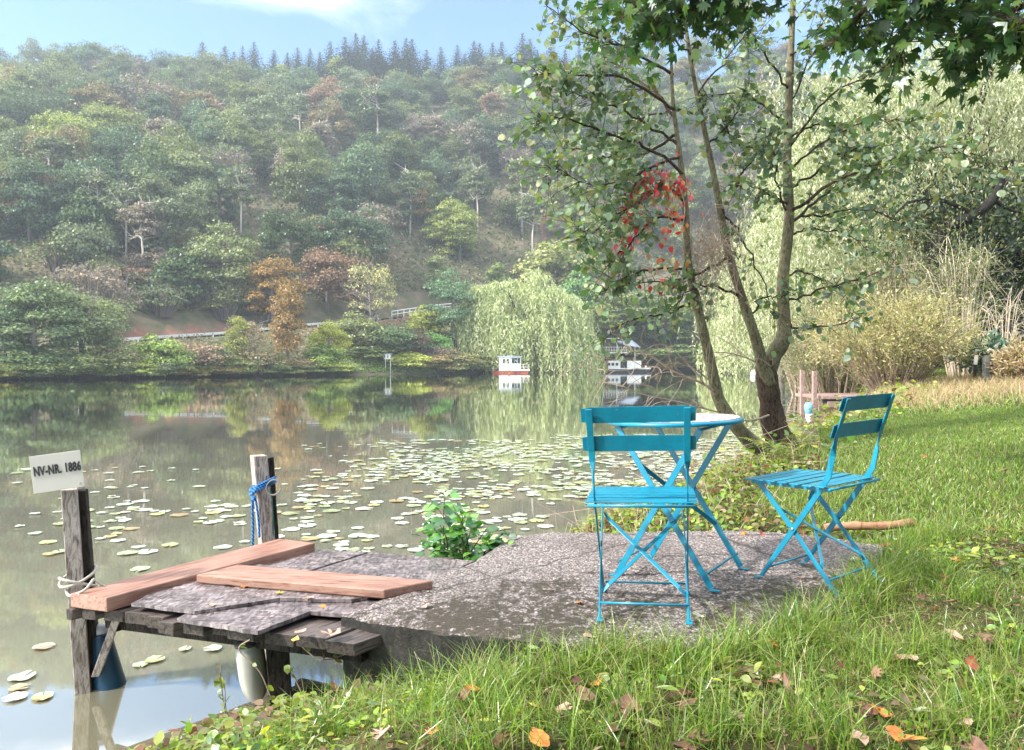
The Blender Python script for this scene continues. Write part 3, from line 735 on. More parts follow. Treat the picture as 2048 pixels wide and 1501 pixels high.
# ------------------------------------------------------------------ plants of the far shore, one by one: px centre, py top, py foot, width px, metres behind the waterline
def shore_plant(px, top, foot, wpx, back, key, col, name, label, cat, group=None):
    s = S(px); ys = float(np.interp(s, fs, fy)) + back
    x = s * ys; z = hz(x, ys); zt = at(px, top, ys)[2]; h = max(.6, (zt - z) * 1.02); w = wpx / F * ys / .88
    return tree_at(key, name, x, ys, h, w, col, label, cat, group, zoff=-.15)
G1 = 'trees along the far shore'; G2 = 'bushes along the far shore'
SP = [
 (70, 555, 758, 210, 3, 'broad2', (.11, .15, .085), 'lakeside_tree', 'tall grey green alder at the left end of the far shore', 'tree', G1),
 (10, 600, 760, 150, 4, 'broad0', (.085, .13, .085), 'lakeside_tree', 'shadowy green tree cut off by the left edge, on the far shore', 'tree', G1),
 (165, 570, 756, 170, 4, 'broad1', (.14, .17, .09), 'lakeside_tree', 'loose half bare tree right of the tall alder on the far shore', 'tree', G1),
 (215, 640, 756, 90, 3, 'bare1', (.13, .16, .085), 'lakeside_tree', 'small leaning open tree before the start of the crash barrier', 'tree', G1),
 (60, 700, 760, 100, .6, 'shrub0', (.08, .12, .06), 'lakeside_bush', 'leftmost low dark bush at the water under the tall alder', 'bush', G2),
 (130, 700, 758, 90, .5, 'shrub1', (.10, .14, .07), 'lakeside_bush', 'round green bush at the water below the half bare tree', 'bush', G2),
 (195, 705, 757, 90, .5, 'shrub2', (.13, .15, .07), 'lakeside_bush', 'wide olive bush at the water under the leaning tree', 'bush', G2),
 (255, 698, 756, 80, .6, 'shrub3', (.14, .15, .075), 'lakeside_bush', 'low olive bush left of the light green shore bush', 'bush', G2),
 (322, 668, 755, 76, .6, 'shrub0', (.17, .23, .07), 'lakeside_bush', 'light green pointed bush at the water below the red earth bank', 'bush', G2),
 (352, 700, 755, 60, .8, 'shrub2', (.12, .17, .07), 'lakeside_bush', 'small green bush between the light green and mauve bushes', 'bush', G2),
 (395, 680, 754, 88, .6, 'scrub0', (.23, .17, .13), 'lakeside_bush', 'mauve brown twiggy bush at the water', 'bush', G2),
 (436, 690, 753, 60, .5, 'shrub1', (.10, .14, .07), 'lakeside_bush', 'dull green bush right of the mauve brown bush', 'bush', G2),
 (475, 628, 753, 80, 1.2, 'broad3', (.20, .21, .07), 'lakeside_tree', 'yellow green upright tree left of the rust brown tree', 'tree', G1),
 (508, 640, 752, 70, 1.6, 'bare0', (.24, .19, .14), 'lakeside_tree', 'pinkish thin topped tree beside the yellow green upright tree', 'tree', G1),
 (505, 690, 752, 90, .6, 'scrub1', (.20, .17, .11), 'lakeside_bush', 'grey brown scrub bush at the water under the pinkish tree', 'bush', G2),
 (575, 565, 740, 104, 2.6, 'broad3', (.20, .13, .055), 'lakeside_tree', 'rust brown tree standing over the far waterline', 'tree', G1),
 (545, 700, 752, 50, .6, 'shrub3', (.13, .13, .06), 'lakeside_bush', 'low brown green bush at the foot of the rust brown tree', 'bush', G2),
 (600, 715, 751, 60, .5, 'shrub2', (.16, .13, .08), 'lakeside_bush', 'small brownish bush right of the foot of the rust tree', 'bush', G2),
 (660, 640, 750, 84, 1.2, 'broad5', (.23, .25, .05), 'lakeside_tree', 'yellow green maple leaning over the water', 'tree', G1),
 (645, 690, 750, 70, .6, 'shrub1', (.14, .20, .06), 'lakeside_bush', 'green bush under the yellow green maple', 'bush', G2),
 (742, 515, 700, 110, 9, 'bare1', (.27, .26, .15), 'birch_tree', 'pale birch with white stem and thin crown by the road', 'tree', G1),
 (716, 625, 715, 90, 7, 'shrub0', (.16, .18, .09), 'lakeside_bush', 'pale olive bush at the foot of the birch', 'bush', G2),
 (780, 650, 725, 90, 5, 'shrub2', (.08, .12, .06), 'lakeside_bush', 'dark green bush right below the birch stem', 'bush', G2),
 (735, 685, 732, 80, 4, 'shrub3', (.11, .14, .06), 'lakeside_bush', 'olive bush behind the white number board', 'bush', G2),
 (822, 705, 748, 76, .6, 'shrub1', (.30, .33, .09), 'lakeside_bush', 'bright yellow green bush right of the white number board', 'bush', G2),
 (835, 660, 725, 70, 5, 'scrub1', (.13, .09, .08), 'lakeside_bush', 'dark purplish bush behind the bright yellow green bush', 'bush', G2),
 (868, 662, 715, 56, 5, 'shrub0', (.16, .30, .09), 'lakeside_bush', 'fresh green bush left of the weeping willow', 'bush', G2),
 (880, 690, 748, 60, 1.5, 'scrub0', (.16, .12, .10), 'lakeside_bush', 'brown purple bush at the water left of the willow', 'bush', G2),
 (905, 545, 690, 110, 9, 'broad0', (.09, .15, .09), 'lakeside_tree', 'large blue green tree left of the weeping willow', 'tree', G1),
 (855, 610, 690, 70, 12, 'shrub3', (.20, .22, .06), 'lakeside_bush', 'yellow green bush right below the white railing', 'bush', G2),
 (912, 700, 748, 70, .8, 'shrub2', (.18, .17, .09), 'lakeside_bush', 'tan green bush under the left curtain of the willow', 'bush', G2),
 (960, 708, 747, 70, .8, 'shrub1', (.15, .17, .08), 'lakeside_bush', 'olive bush left of the small white houseboat', 'bush', G2),
 (1085, 700, 746, 60, 1.0, 'shrub0', (.16, .19, .08), 'lakeside_bush', 'dark bush right of the small white houseboat', 'bush', G2),
 (1150, 690, 746, 90, 1.6, 'shrub3', (.11, .15, .06), 'lakeside_bush', 'dark bush between the two houseboats', 'bush', G2),
 (1180, 600, 745, 130, 5, 'broad1', (.13, .16, .06), 'lakeside_tree', 'olive tree behind the gap between the houseboats', 'tree', G1),
 (1245, 575, 745, 150, 7, 'broad4', (.12, .15, .06), 'lakeside_tree', 'broad olive tree behind the two deck houseboat', 'tree', G1),
 (1330, 590, 744, 150, 4, 'broad2', (.11, .14, .055), 'lakeside_tree', 'olive tree right of the two deck houseboat', 'tree', G1),
 (1260, 700, 745, 130, 1.5, 'shrub2', (.09, .12, .05), 'lakeside_bush', 'dark bush right behind the two deck houseboat', 'bush', G2),
 (1350, 690, 744, 120, 1.2, 'shrub0', (.11, .15, .06), 'lakeside_bush', 'dark bush right of the two deck houseboat at the water', 'bush', G2),
 (1400, 590, 744, 120, 4, 'broad5', (.14, .17, .07), 'lakeside_tree', 'pale olive tree seen between the alder stems', 'tree', G1),
 (1450, 690, 744, 100, 1.2, 'shrub1', (.12, .15, .06), 'lakeside_bush', 'dark bush at the water between the alder stems', 'bush', G2),
 (1160, 540, 700, 70, 12, 'shrub3', (.14, .24, .11), 'lakeside_bush', 'mint green bush right above the weeping willow', 'bush', G2),
 (1110, 490, 640, 130, 24, 'shrub2', (.20, .22, .10), 'lakeside_bush', 'pale green bush above the top of the weeping willow', 'bush', G2),
 (995, 520, 690, 80, 16, 'broad3', (.13, .17, .07), 'lakeside_tree', 'slim green tree above the left side of the willow', 'tree', G1),
 (1520, 600, 744, 130, 6, 'broad0', (.13, .16, .06), 'lakeside_tree', 'olive tree behind the fork of the alder', 'tree', G1),
]
for a in SP: shore_plant(*a[:6], tuple(min(.6, q * 1.45) for q in a[6]), *a[7:])
r = np.random.default_rng(444); WB = []
for px in list(range(-10, 700, 26)) + list(range(880, 960, 30)) + list(range(1090, 1480, 30)):
    cn = ['olive green', 'grey green', 'pale green', 'brownish', 'yellow green'][r.integers(5)]; foot = float(np.interp(px, [p[0] for p in FAR_PX][::-1], [p[1] for p in FAR_PX][::-1])); WB.append((px + r.uniform(-8, 8), foot - r.uniform(22, 44), foot, r.uniform(44, 74), cn))
lw = {}
for w_ in WB: lw.setdefault('low %s bush at the far waterline %s' % (w_[4], column(w_[0])), []).append(w_)
for l, L_ in lw.items():
    for i, w_ in enumerate(L_): shore_plant(w_[0], w_[1], w_[2], w_[3], .2, 'shrub%d' % r.integers(4), tuple(np.array(COL[w_[4]]) * 1.45), 'waterline_bush', l if len(L_) == 1 else l + ', %s from left' % ORD[i], 'bush', 'low bushes along the far waterline')
sb = {}
for k in range(46):
    px = r.uniform(80, 760) if k < 36 else r.uniform(1080, 1300); s_ = S(px); y_ = float(road_y(s_)) + r.uniform(5, 30); cn = ['mauve grey', 'brownish', 'olive green', 'mauve grey', 'russet', 'grey green'][r.integers(6)]
    sb.setdefault('%s scrub above the road %s' % (cn, column(px)), []).append((px, s_ * y_, y_, cn))
for l, L_ in sb.items():
    L_.sort()
    for i, (px, x_, y_, cn) in enumerate(L_):
        h_ = r.uniform(3.2, 6.0); tree_at(['scrub0', 'scrub1', 'shrub1', 'shrub3'][r.integers(4)], 'bank_scrub', x_, y_, h_, h_ * r.uniform(1.1, 1.6), COL[cn], l if len(L_) == 1 else l + ', %s from left' % ORD[i], 'bush', 'scrub on the bank above the road', zoff=-.2)

# far weeping willow
def willow_tree(name, label, px, top, wpx, ys, foot_z, seed, nclump, per, ll, lw, step, mat, depth=1.0, Lr=(.15, .35), group=None, floor=.08):
    x = S(px) * ys; z = hz(x, ys) if foot_z is None else foot_z
    h = at(px, top, ys)[2] - z; w = wpx / F * ys / 2
    o = thing(name, label, 'tree', (x, ys, z), group)
    mb = MB().polys(willow_crown(h, w, depth, nclump, per, ll, lw, step, seed, Lr, floor)); mb.build('crown', mat, o)
    t = MB(); r = np.random.default_rng(seed + 1)
    t.tube([(0, 0, -.3), (.1, 0, h * .2), (-.1, .1, h * .36)], [h * .035, h * .03, h * .026], 8)
    for k in range(14):
        a = k * 2.4; q = w * r.uniform(.4, .8)
        e = np.array([math.cos(a) * q, math.sin(a) * q * depth, h * r.uniform(.55, .85)])
        t.tube([(-.1, .1, h * .3), e * np.array([.35, .35, .72]) , e * np.array([.8, .8, .95]), e], [h * .018, h * .012, h * .006, h * .002], 6)
    t.build('trunk', M['bark_dark'], o, True); return o
M['willow_far'] = leafmat('far_willow_leaf', [(.42, .46, .22), (.48, .50, .27), (.32, .37, .16), (.55, .56, .35), (.24, .29, .11)], .3, .06)
willow_tree('weeping_willow', 'rounded pale weeping willow drooping to the far waterline behind the houseboat', 1045, 542, 250, 131.5, None, 401, 80, 38, .75, .17, .34, M['willow_far'], .62, (.30, 1.0), None, -.05)
willow_tree('weeping_willow', 'smaller weeping willow behind the stems of the near alder', 1480, 585, 130, 120, None, 402, 60, 12, .7, .15, .34, M['willow_far'], .8, (.2, .45), None, .0)
# big willows on the right bank
willow_tree('weeping_willow', 'huge pale weeping willow filling the right side above the yellow bush', 1880, 10, 800, 27, -.2, 411, 120, 40, .17, .034, .075, M['willow'], .62, (.12, .30), None, .16)
willow_tree('weeping_willow', 'weeping willow trailing to the water right of the alder stems', 1610, 345, 260, 44, -.4, 412, 70, 26, .26, .055, .12, M['willow'], .7, (.2, .42), None, .16)

# number board on the far bank
D = float(np.interp(S(776), fs, fy)) + .5
p = at(776, 726, D); g = thing('river_marker_board', 'small white number board on two posts on the far grassy bank', 'sign', (p[0], D, hz(p[0], D)))
def loc(px, py, D_, o): return at(px, py, D_) - np.array(o.location)
a = loc(767.5, 708, D, g); b = loc(784, 718.5, D, g)
MB().box((a + b) / 2, (abs(b[0] - a[0]), .06, abs(b[2] - a[2]))).build('panel', M['white'], g); pn_ = g.children[0] if g.children else g
for q in (771, 781):
    t = loc(q, 718, D, g); MB().box((t[0], .03, t[2] / 2 - .2), (.07, .05, t[2] + .4)).build('post', M['white'], g)
def text_mesh(txt, size, extrude=.002, offset=0, space=1.0):
    cu = bpy.data.curves.new('lettering', 'FONT'); cu.body = txt; cu.size = size; cu.extrude = extrude; cu.align_x = 'CENTER'; cu.align_y = 'CENTER'; cu.space_character = space; cu.bevel_depth = offset; cu.bevel_resolution = 0
    o = bpy.data.objects.new('lettering_source', cu); C.objects.link(o)
    dg = bpy.context.evaluated_depsgraph_get(); me = bpy.data.meshes.new_from_object(o.evaluated_get(dg)); bpy.data.objects.remove(o); bpy.data.curves.remove(cu)
    me.name = 'lettering'; return me
me = text_mesh('112', .75, .005, .02, 1.3); me.materials.clear(); me.materials.append(M['letter']); o = link('lettering', me, g)
o.location = ((a[0] + b[0]) / 2, -.045, (a[2] + b[2]) / 2); o.rotation_euler = (math.pi / 2, 0, 0)

# ------------------------------------------------------------------ houseboats
def houseboat_small():
    D = 122.0; k = D / F; c = at(1022, 745, D); g = thing('houseboat', 'small white cabin houseboat on a red pontoon before the willow', 'houseboat', (c[0], D, WL)); g.scale = (1.0, 1.0, 1.0)
    X = lambda px: (px - 1022) * k
    Z = lambda py: (CAMH + (728 - py) * k) - WL
    MB().prism([(X(986), -.9), (X(1056), -1.5), (X(1059), 1.2), (X(989), 1.6)], -.2, .38).build('pontoon', M['hull_red'], g)
    MB().prism([(X(1024), -1.46), (X(1059), -1.56), (X(1060), 1.2), (X(1024), 1.2)], .385, .62).build('deck_edge', M['white'], g)
    cab = MB().prism([(X(998), -.6), (X(1021), -1.15), (X(1042), -.9), (X(1042), 1.2), (X(1000), 1.3)], .383, 2.62).build('cabin', M['white'], g)
    MB().prism([(X(995), -.7), (X(1021), -1.35), (X(1044), -1.1), (X(1044), 1.4), (X(997), 1.5)], 2.622, 2.78).build('roof', M['canopy'], g)
    MB().box((X(1018), .2, 2.88), (.7, .6, .19)).build('roof_hatch', M['canopy'], g)
    sl = (-1.15 + .6) / (X(1021) - X(998))
    for q in (1008.5, 1015.5):
        x = X(q); y = -.6 + sl * (x - X(998)) - .02; an = math.atan(sl)
        R = Euler((0, 0, an)).to_matrix()
        MB().box((x, y, 1.95), (.44, .04, .72), R).build('window', M['glass'], cab)
    for q in (1026, 1031.5, 1037.5):
        x = X(q); y = -1.15 + (.25 / (X(1042) - X(1021))) * (x - X(1021)) - .02
        MB().box((x, y, 2.05), (.40, .04, .85)).build('window', M['glass'], cab)
    mb = MB()
    for z in (1.45, 1.0): mb.tube([(X(1021), -1.5, z), (X(1056), -1.5, z), (X(1058), 1.1, z)], .03, 5)
    for q in (1021, 1030, 1038, 1047, 1056): mb.tube([(X(q), -1.5, .6), (X(q), -1.5, 1.45)], .03, 5)
    mb.build('handrail', M['white'], g)
    MB().box((X(1048), -.2, 1.0), (.3, .3, .8)).build('stern_locker', M['hull_red'], g)
houseboat_small()
def houseboat_big():
    D = 137.0; k = D / F; c = at(1250, 743, D); g = thing('houseboat', 'two deck white houseboat with grey awning seen behind bare twigs', 'houseboat', (c[0], D, WL))
    X = lambda px: (px - 1250) * k
    Z = lambda py: (CAMH + (728 - py) * k) - WL
    MB().prism([(X(1206), -1.4), (X(1290), -1.6), (X(1300), 0), (X(1290), 1.5), (X(1206), 1.5)], -.2, .55).build('hull', M['hull_dark'], g)
    MB().prism([(X(1208), -1.65), (X(1294), -1.85), (X(1302), 0), (X(1294), 1.7), (X(1208), 1.7)], .552, .74).build('deck', M['white'], g)
    MB().prism([(X(1212), -1.2), (X(1239), -1.2), (X(1239), 1.2), (X(1212), 1.2)], .742, 2.1).build('cabin', M['white'], g); cab = g.children[-1] if False else [c for c in C.objects if c.name.startswith('cabin')][-1]
    MB().prism([(X(1252), -1.3), (X(1280), -1.3), (X(1280), -1.18), (X(1252), -1.18)], .742, 2.1).build('side_panel', M['white'], g)
    MB().prism([(X(1239), -.6), (X(1276), -.6), (X(1276), 1.3), (X(1239), 1.3)], .742, 2.0).build('saloon', M['glass'], g)
    MB().box((X(1245.5), -1.22, 1.15), (.9, .05, .8)).build('door', M['glass'], g)
    MB().prism([(X(1205), -1.4), (X(1252), -1.5), (X(1252), 1.4), (X(1205), 1.4)], Z(707), Z(705)).build('upper_deck', M['white'], g)
    mb = MB()
    for py in (701, 695): mb.tube([(X(1206), -1.4, Z(py)), (X(1252), -1.45, Z(py))], .035, 5)
    for q in range(1206, 1253, 5): mb.tube([(X(q), -1.4, Z(706)), (X(q), -1.4, Z(695))], .03, 4)
    mb.build('handrail', M['white'], g)
    for q, t_, b_ in ((1201, 678, 706), (1230, 682, 706)): MB().tube([(X(q), -1.4, Z(t_)), (X(q + 5), -1.4, Z(b_))], .06, 5).build('awning_post', M['white'], g)
    for q in (1232, 1268): MB().tube([(X(q), -1.0, Z(692)), (X(q), -1.0, .7)], .06, 5).build('roof_post', M['white'], g)
    for q in (1212, 1214): MB().tube([(X(q), -1.3, Z(706)), (X(q), -1.3, .7)], .06, 5).build('roof_post', M['hull_red'], g)
    MB().tube([(X(1201), -1.4, Z(678)), (X(1236), -1.4, Z(678))], .05, 5).build('top_rail', M['white'], g)
    R = MB(); R.add([(X(1229), -1.8, Z(683)), (X(1262), -1.8, Z(682)), (X(1278), -1.8, Z(696)), (X(1248), -1.8, Z(691)), (X(1229), 1.6, Z(682)), (X(1262), 1.6, Z(681)), (X(1278), 1.6, Z(695)), (X(1248), 1.6, Z(690))],
                    [(0, 3, 2, 1), (4, 5, 6, 7), (0, 1, 5, 4), (1, 2, 6, 5), (2, 3, 7, 6), (3, 0, 4, 7)])
    R.build('awning', M['canopy'], g)
    for q in (1216, 1224, 1232): MB().box((X(q), -1.22, 1.45), (.5, .05, .5)).build('window', M['glass'], cab)
    MB().lathe([(.0, .75), (.16, .76), (.17, .95), (.16, 1.2), (0, 1.21)], 10, org=(X(1289), -1.3, 0)).build('fender', M['white'], g)
houseboat_big()

# ------------------------------------------------------------------ concrete slab
def slab():
    P = []; n = len(SLAB); r = np.random.default_rng(5)
    for i in range(n):
        a = np.array(SLAB[i]); b = np.array(SLAB[(i + 1) % n]); m = max(2, int(np.linalg.norm(b - a) / .03))
        for k in range(m): P.append(a + (b - a) * k / m)
    P = np.array(P); N = len(P); th = np.linspace(0, 2 * math.pi, N, endpoint=False)
    d = P - cen; d /= np.linalg.norm(d, axis=1)[:, None]
    jit = .006 * np.sin(th * 23) + .004 * np.sin(th * 41 + 1)
    P = P + d * jit[:, None]
    nr = 46; V = [np.array([[cen[0], cen[1], 0]])]
    for k in range(1, nr + 1):
        q = cen + (P - cen) * (k / nr) ** .8
        z = .007 * np.sin(q[:, 0] * 5 + 1) * np.cos(q[:, 1] * 4.3) + .0035 * np.sin(q[:, 0] * 23) * np.cos(q[:, 1] * 19) + r.normal(size=N) * .0012 - .0
        if k >= nr - 1: z = z - .006 * (k - nr + 2)
        V.append(np.concatenate([q, z[:, None]], 1))
    for dz, o in ((-.02, .004), (-.10, .0), (-.20, .003), (-.30, -.002), (-.40, .004), (-.48, .004)):
        q = P + d * (o + .004 * np.sin(th * 37 + dz * 40)[:, None]); V.append(np.concatenate([q, np.full((N, 1), dz) + r.normal(size=(N, 1)) * .003], 1))
    V = np.concatenate(V); mb = MB(); fsl = [(0, 1 + j, 1 + (j + 1) % N) for j in range(N)]
    L = nr + 6
    for k in range(L - 1): fsl += [(1 + k * N + j, 1 + (k + 1) * N + j, 1 + (k + 1) * N + (j + 1) % N, 1 + k * N + (j + 1) % N) for j in range(N)]
    mb.add(V, fsl); o = mb.build('concrete_slab', M['slab'], None, False); o.matrix_world = MS
    tag(o, 'rough mossy concrete slab under the blue table and chairs', 'slab')
slab()

# ------------------------------------------------------------------ jetty (built in the slab frame)
def root_s(name, label, cat, group=None):
    g = thing(name, label, cat, (0, 0, 0), group); g.matrix_world = MS; return g
jt = root_s('jetty', 'old wooden jetty of worn boards and wet chipboard sheets beside the slab', 'jetty')
u = np.array([.932, -.362]); v = np.array([.646, .763]); c0 = np.array([-2.06, 3.39])
r = np.random.default_rng(9); t = 0.0
W = [.055, .10, .125, .17, .105, .10, .13, .12, .15, .155, .15, .15]
for i, w in enumerate(W):
    f0 = r.uniform(-.035, .03); f1 = r.uniform(-.02, .03); dz = r.uniform(-.008, .004)
    if i > 8: f0 -= .03; dz -= .012
    ln = 1.30
    a = c0 + u * (t + .006) - v * f0; b = c0 + u * (t + w - .006) - v * (f0 + r.uniform(-.01, .01))
    P = [a, b]
    m = 14; V = []; top = -.04 + dz
    for k in range(m + 1):
        q = k / m * (ln + f1)
        for pt in (a, b):
            for z in (top - .05, top):
                V.append([pt[0] + v[0] * q + r.normal() * .0018, pt[1] + v[1] * q + r.normal() * .0018, z + r.normal() * .0018])
    fs_ = [(4 * m, 4 * m + 2, 4 * m + 3, 4 * m + 1)]
    for k in range(m):
        o_ = 4 * k
        fs_ += [(o_ + 1, o_ + 5, o_ + 7, o_ + 3), (o_, o_ + 2, o_ + 6, o_ + 4), (o_, o_ + 4, o_ + 5, o_ + 1), (o_ + 2, o_ + 3, o_ + 7, o_ + 6)]
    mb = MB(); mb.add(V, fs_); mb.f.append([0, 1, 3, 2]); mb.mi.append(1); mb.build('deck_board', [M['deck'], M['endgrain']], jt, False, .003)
    t += w
def beam(a, b, w, z0, z1, name='beam', mat='darkpost'):
    a = np.array(a); b = np.array(b); d = (b - a) / np.linalg.norm(b - a); n = np.array([-d[1], d[0]]) * w / 2
    MB().prism([a - n, b - n, b + n, a + n], z0, z1).build(name, M[mat], jt, False, .004)
beam(c0 + v * .17 - u * .0, c0 + v * .17 + u * 1.42, .06, -.175, -.098)
beam(c0 + v * 1.20 + u * .0, c0 + v * 1.20 + u * 1.2, .06, -.175, -.098)
beam(c0 + v * .12 + u * .09, c0 + v * 1.16 + u * .09, .06, -.175, -.098)
def sheet(pxs, z, th=.016):
    Pn = [on_s(a, b, z)[:2] for a, b in pxs]; Q = []; rr_ = np.random.default_rng(len(pxs) + int(pxs[0][0]))
    for i in range(len(Pn)):
        a, b = Pn[i], Pn[(i + 1) % len(Pn)]; m = max(2, int(np.linalg.norm(b - a) / .035))
        for k in range(m): Q.append(a + (b - a) * k / m + rr_.normal(size=2) * .0028)
    MB().prism([tuple(q) for q in Q], z - th, z).build('chipboard_sheet', M['osb'], jt)
sheet([(262, 1207), (388, 1223), (560, 1196), (702, 1200), (800, 1180), (500, 1125), (400, 1138)], -.0035, .014)
sheet([(353, 1237), (517, 1262), (622, 1223), (696, 1229), (775, 1195), (640, 1170), (480, 1180)], -.0205)
sheet([(470, 1134), (632, 1099), (736, 1104), (600, 1147)], -.0205)
sheet([(609, 1148), (743, 1105), (948, 1122), (858, 1166)], -.0225)
def sq_post(name, px0, py0, px1, D, w, zb, mat, par, rz, top_cut=0):
    a = at(px0, py0, D); b = at(px1, 1200, D); dirx = (b[0] - a[0]) / (b[2] - a[2])
    zt = a[2]; n = 14; mb = MB(); rr_ = np.random.default_rng(int(px0))
    V = []
    for k in range(n + 1):
        z = zb + (zt - zb) * k / n; cx = a[0] + dirx * (z - a[2])
        for i in range(4):
            an = rz + math.pi / 4 + i * math.pi / 2; rad = w / 2 * 1.414 * (1 + rr_.normal() * .02)
            V.append([cx + math.cos(an) * rad, D + math.sin(an) * rad, z + (top_cut * (i - 1.5) if k == n else 0)])
    fs_ = [(0, 3, 2, 1), (4 * n, 4 * n + 1, 4 * n + 2, 4 * n + 3)] + [(4 * k + i, 4 * k + (i + 1) % 4, 4 * k + 4 + (i + 1) % 4, 4 * k + 4 + i) for k in range(n) for i in range(4)]
    mb.add(V, fs_); o = mb.build(name, M[mat], None, False, .004)
    if par is not None: o.parent = par; o.matrix_parent_inverse = par.matrix_world.inverted()
    return o
bpy.context.view_layer.update()
P1D = 3.46
sq_post('mooring_post', 139, 978, 154, P1D, .066, WL - .5, 'post', jt, .45)
sq_post('mooring_post', 159, 980, 176, P1D + .05, .060, WL - .5, 'darkpost', jt, .3)  # dark copy stands in for the shaded right face of this post
sq_post('mooring_post', 517, 911, 545, 4.47, .083, WL - .5, 'post', jt, .62)
sq_post('mooring_post', 538, 918, 556, 4.56, .05, WL - .5, 'darkpost', jt, .5, .01)  # shaded right side of the far post, made as a dark piece
sq_post('support_post', 553, 1270, 548, 3.22, .095, WL - .5, 'darkpost', jt, .3)
a = S2W([0, 0, 0])
def strut(p, q, w, t_, mat, name, par=jt):
    p = np.array(p); q = np.array(q); o = MB().strap([p, q], [(1, .25, 0)] * 2, [(-.25, 1, 0)] * 2, w, t_).build(name, M[mat], None, False, .003)
    o.parent = par; o.matrix_parent_inverse = par.matrix_world.inverted()
strut(at(236, 1232, 3.42), at(192, 1352, 3.46), .035, .03, 'post', 'brace')

pl = root_s('wooden_plank', 'red brown plank lying along the outer end of the jetty', 'plank', 'loose planks on the jetty')
def plank(g, pxs, z0, z1, mat, sink=0):
    P = [tuple(on_s(a, b, z1)[:2]) for a, b in pxs]; n = len(P)
    MB().prism(P, z0, z1).build('board', M[mat], g, False, .006)
plank(pl, [(140, 1187), (213, 1196), (630, 1086), (560, 1077)], -.037, .028, 'plank')
pl2 = root_s('wooden_plank', 'red brown plank lying crosswise from the end plank towards the slab', 'plank', 'loose planks on the jetty')
plank(pl2, [(392, 1150), (768, 1180), (866, 1161), (476, 1129)], -.0010, .040, 'plank2')

# sign
D0, D1 = 3.36, 3.42
cs = [at(60, 912, D0), at(162, 902, D1), at(167, 972, D1), at(66, 990, D0)]
cc = sum(cs) / 4; ex = (cs[1] + cs[2] - cs[0] - cs[3]) / 2; wx_ = np.linalg.norm(ex); ex /= wx_
ez = (cs[0] + cs[1] - cs[2] - cs[3]) / 2; ez -= ex * (ez @ ex); hz_s = np.linalg.norm(ez); ez /= hz_s; ey = np.cross(ez, ex)
g = thing('number_sign', 'pale rectangular number sign screwed to the left jetty post', 'sign')
Ms = Matrix([[ex[0], ey[0], ez[0], cc[0]], [ex[1], ey[1], ez[1], cc[1]], [ex[2], ey[2], ez[2], cc[2]], [0, 0, 0, 1]]); g.matrix_world = Ms
pt_ = MB().box((0, 0, 0), (wx_, .004, hz_s)).build('plate', M['sign'], g, False, .001)
me = text_mesh('NV-NR. 1886', .053, .0002, .0022, 1.08); me.materials.clear(); me.materials.append(M['letter'])
xs = [vv.co.x for vv in me.vertices]; wt = max(xs) - min(xs)
o = link('lettering', me, pt_); k = .93 * wx_ / wt; o.scale = (k, 1.08, 1); o.rotation_euler = (math.pi / 2, 0, 0); o.location = (.003, -.0032, .012)
MB().lathe([(0, 0), (.004, 0), (.004, .003), (0, .004)], 10, np.array([[1, 0, 0], [0, 0, -1], [0, 1, 0]]), (wx_ * .42, -.0021, -hz_s * .40)).build('screw', M['screw'], pt_)

# ropes and ring
def wpt_rope(pts, rad, name, mat, label=None, cat=None, par=None, n=8, sm=6):
    P = np.array(pts, float); t = np.linspace(0, len(P) - 1, (len(P) - 1) * sm + 1)
    Q = []
    for x in t:                                                   # Catmull-Rom
        i = min(int(x), len(P) - 2); f = x - i
        p0, p1, p2, p3 = P[max(i - 1, 0)], P[i], P[i + 1], P[min(i + 2, len(P) - 1)]
        Q.append(.5 * ((2 * p1) + (-p0 + p2) * f + (2 * p0 - 5 * p1 + 4 * p2 - p3) * f * f + (-p0 + 3 * p1 - 3 * p2 + p3) * f ** 3))
    o = MB().tube(Q, rad, n).build(name, M[mat], par, True)
    if label: tag(o, label, cat)
    return o
r1 = P1D
def loop1(z, tilt=0):
    c = at(156, z, P1D + .02); return [c + np.array([math.cos(a) * .072, math.sin(a) * .085, math.sin(a + .5) * tilt]) for a in np.linspace(-2.6, 3.7, 18)]
g = thing('mooring_rope', 'worn grey white rope looped round the left jetty post', 'rope', at(160, 1155, P1D)); gl = np.array(g.location)
wpt_rope([p - gl for p in loop1(1152, .03)], .0065, 'rope_coil', 'rope_w', par=g)
wpt_rope([p - gl for p in loop1(1164, -.035)], .0065, 'rope_coil', 'rope_w', par=g)
wpt_rope([at(186, 1160, 3.40) - gl, at(170, 1180, 3.36) - gl, at(140, 1192, 3.38) - gl, at(132, 1180, 3.42) - gl], .0065, 'rope_end', 'rope_w', par=g)
wpt_rope([at(186, 1158, 3.44) - gl, at(200, 1168, 3.46) - gl, at(212, 1174, 3.47) - gl], .005, 'rope_end', 'rope_w', par=g)
g = thing('mooring_rope', 'bright blue rope tied round the far jetty post with two ends hanging', 'rope', at(520, 985, 4.4)); gl = np.array(g.location)
def loop2(py, rx=.072, tilt=.035, D=4.47, ph=0, pxc=526):
    c = at(pxc, py, D); return [c - gl + np.array([math.cos(a) * rx, math.sin(a) * rx * 1.05, math.cos(a) * tilt]) for a in np.linspace(0, 6.3, 17)]
for py in (967, 971.5, 976): wpt_rope(loop2(py), .0082, 'rope_coil', 'rope_b', par=g)
wpt_rope([at(507, 972, 4.37) - gl, at(512, 980, 4.35) - gl, at(506, 986, 4.35) - gl, at(503, 992, 4.36) - gl, at(509, 996, 4.35) - gl, at(505, 1001, 4.36) - gl], .009, 'rope_knot', 'rope_b', par=g)
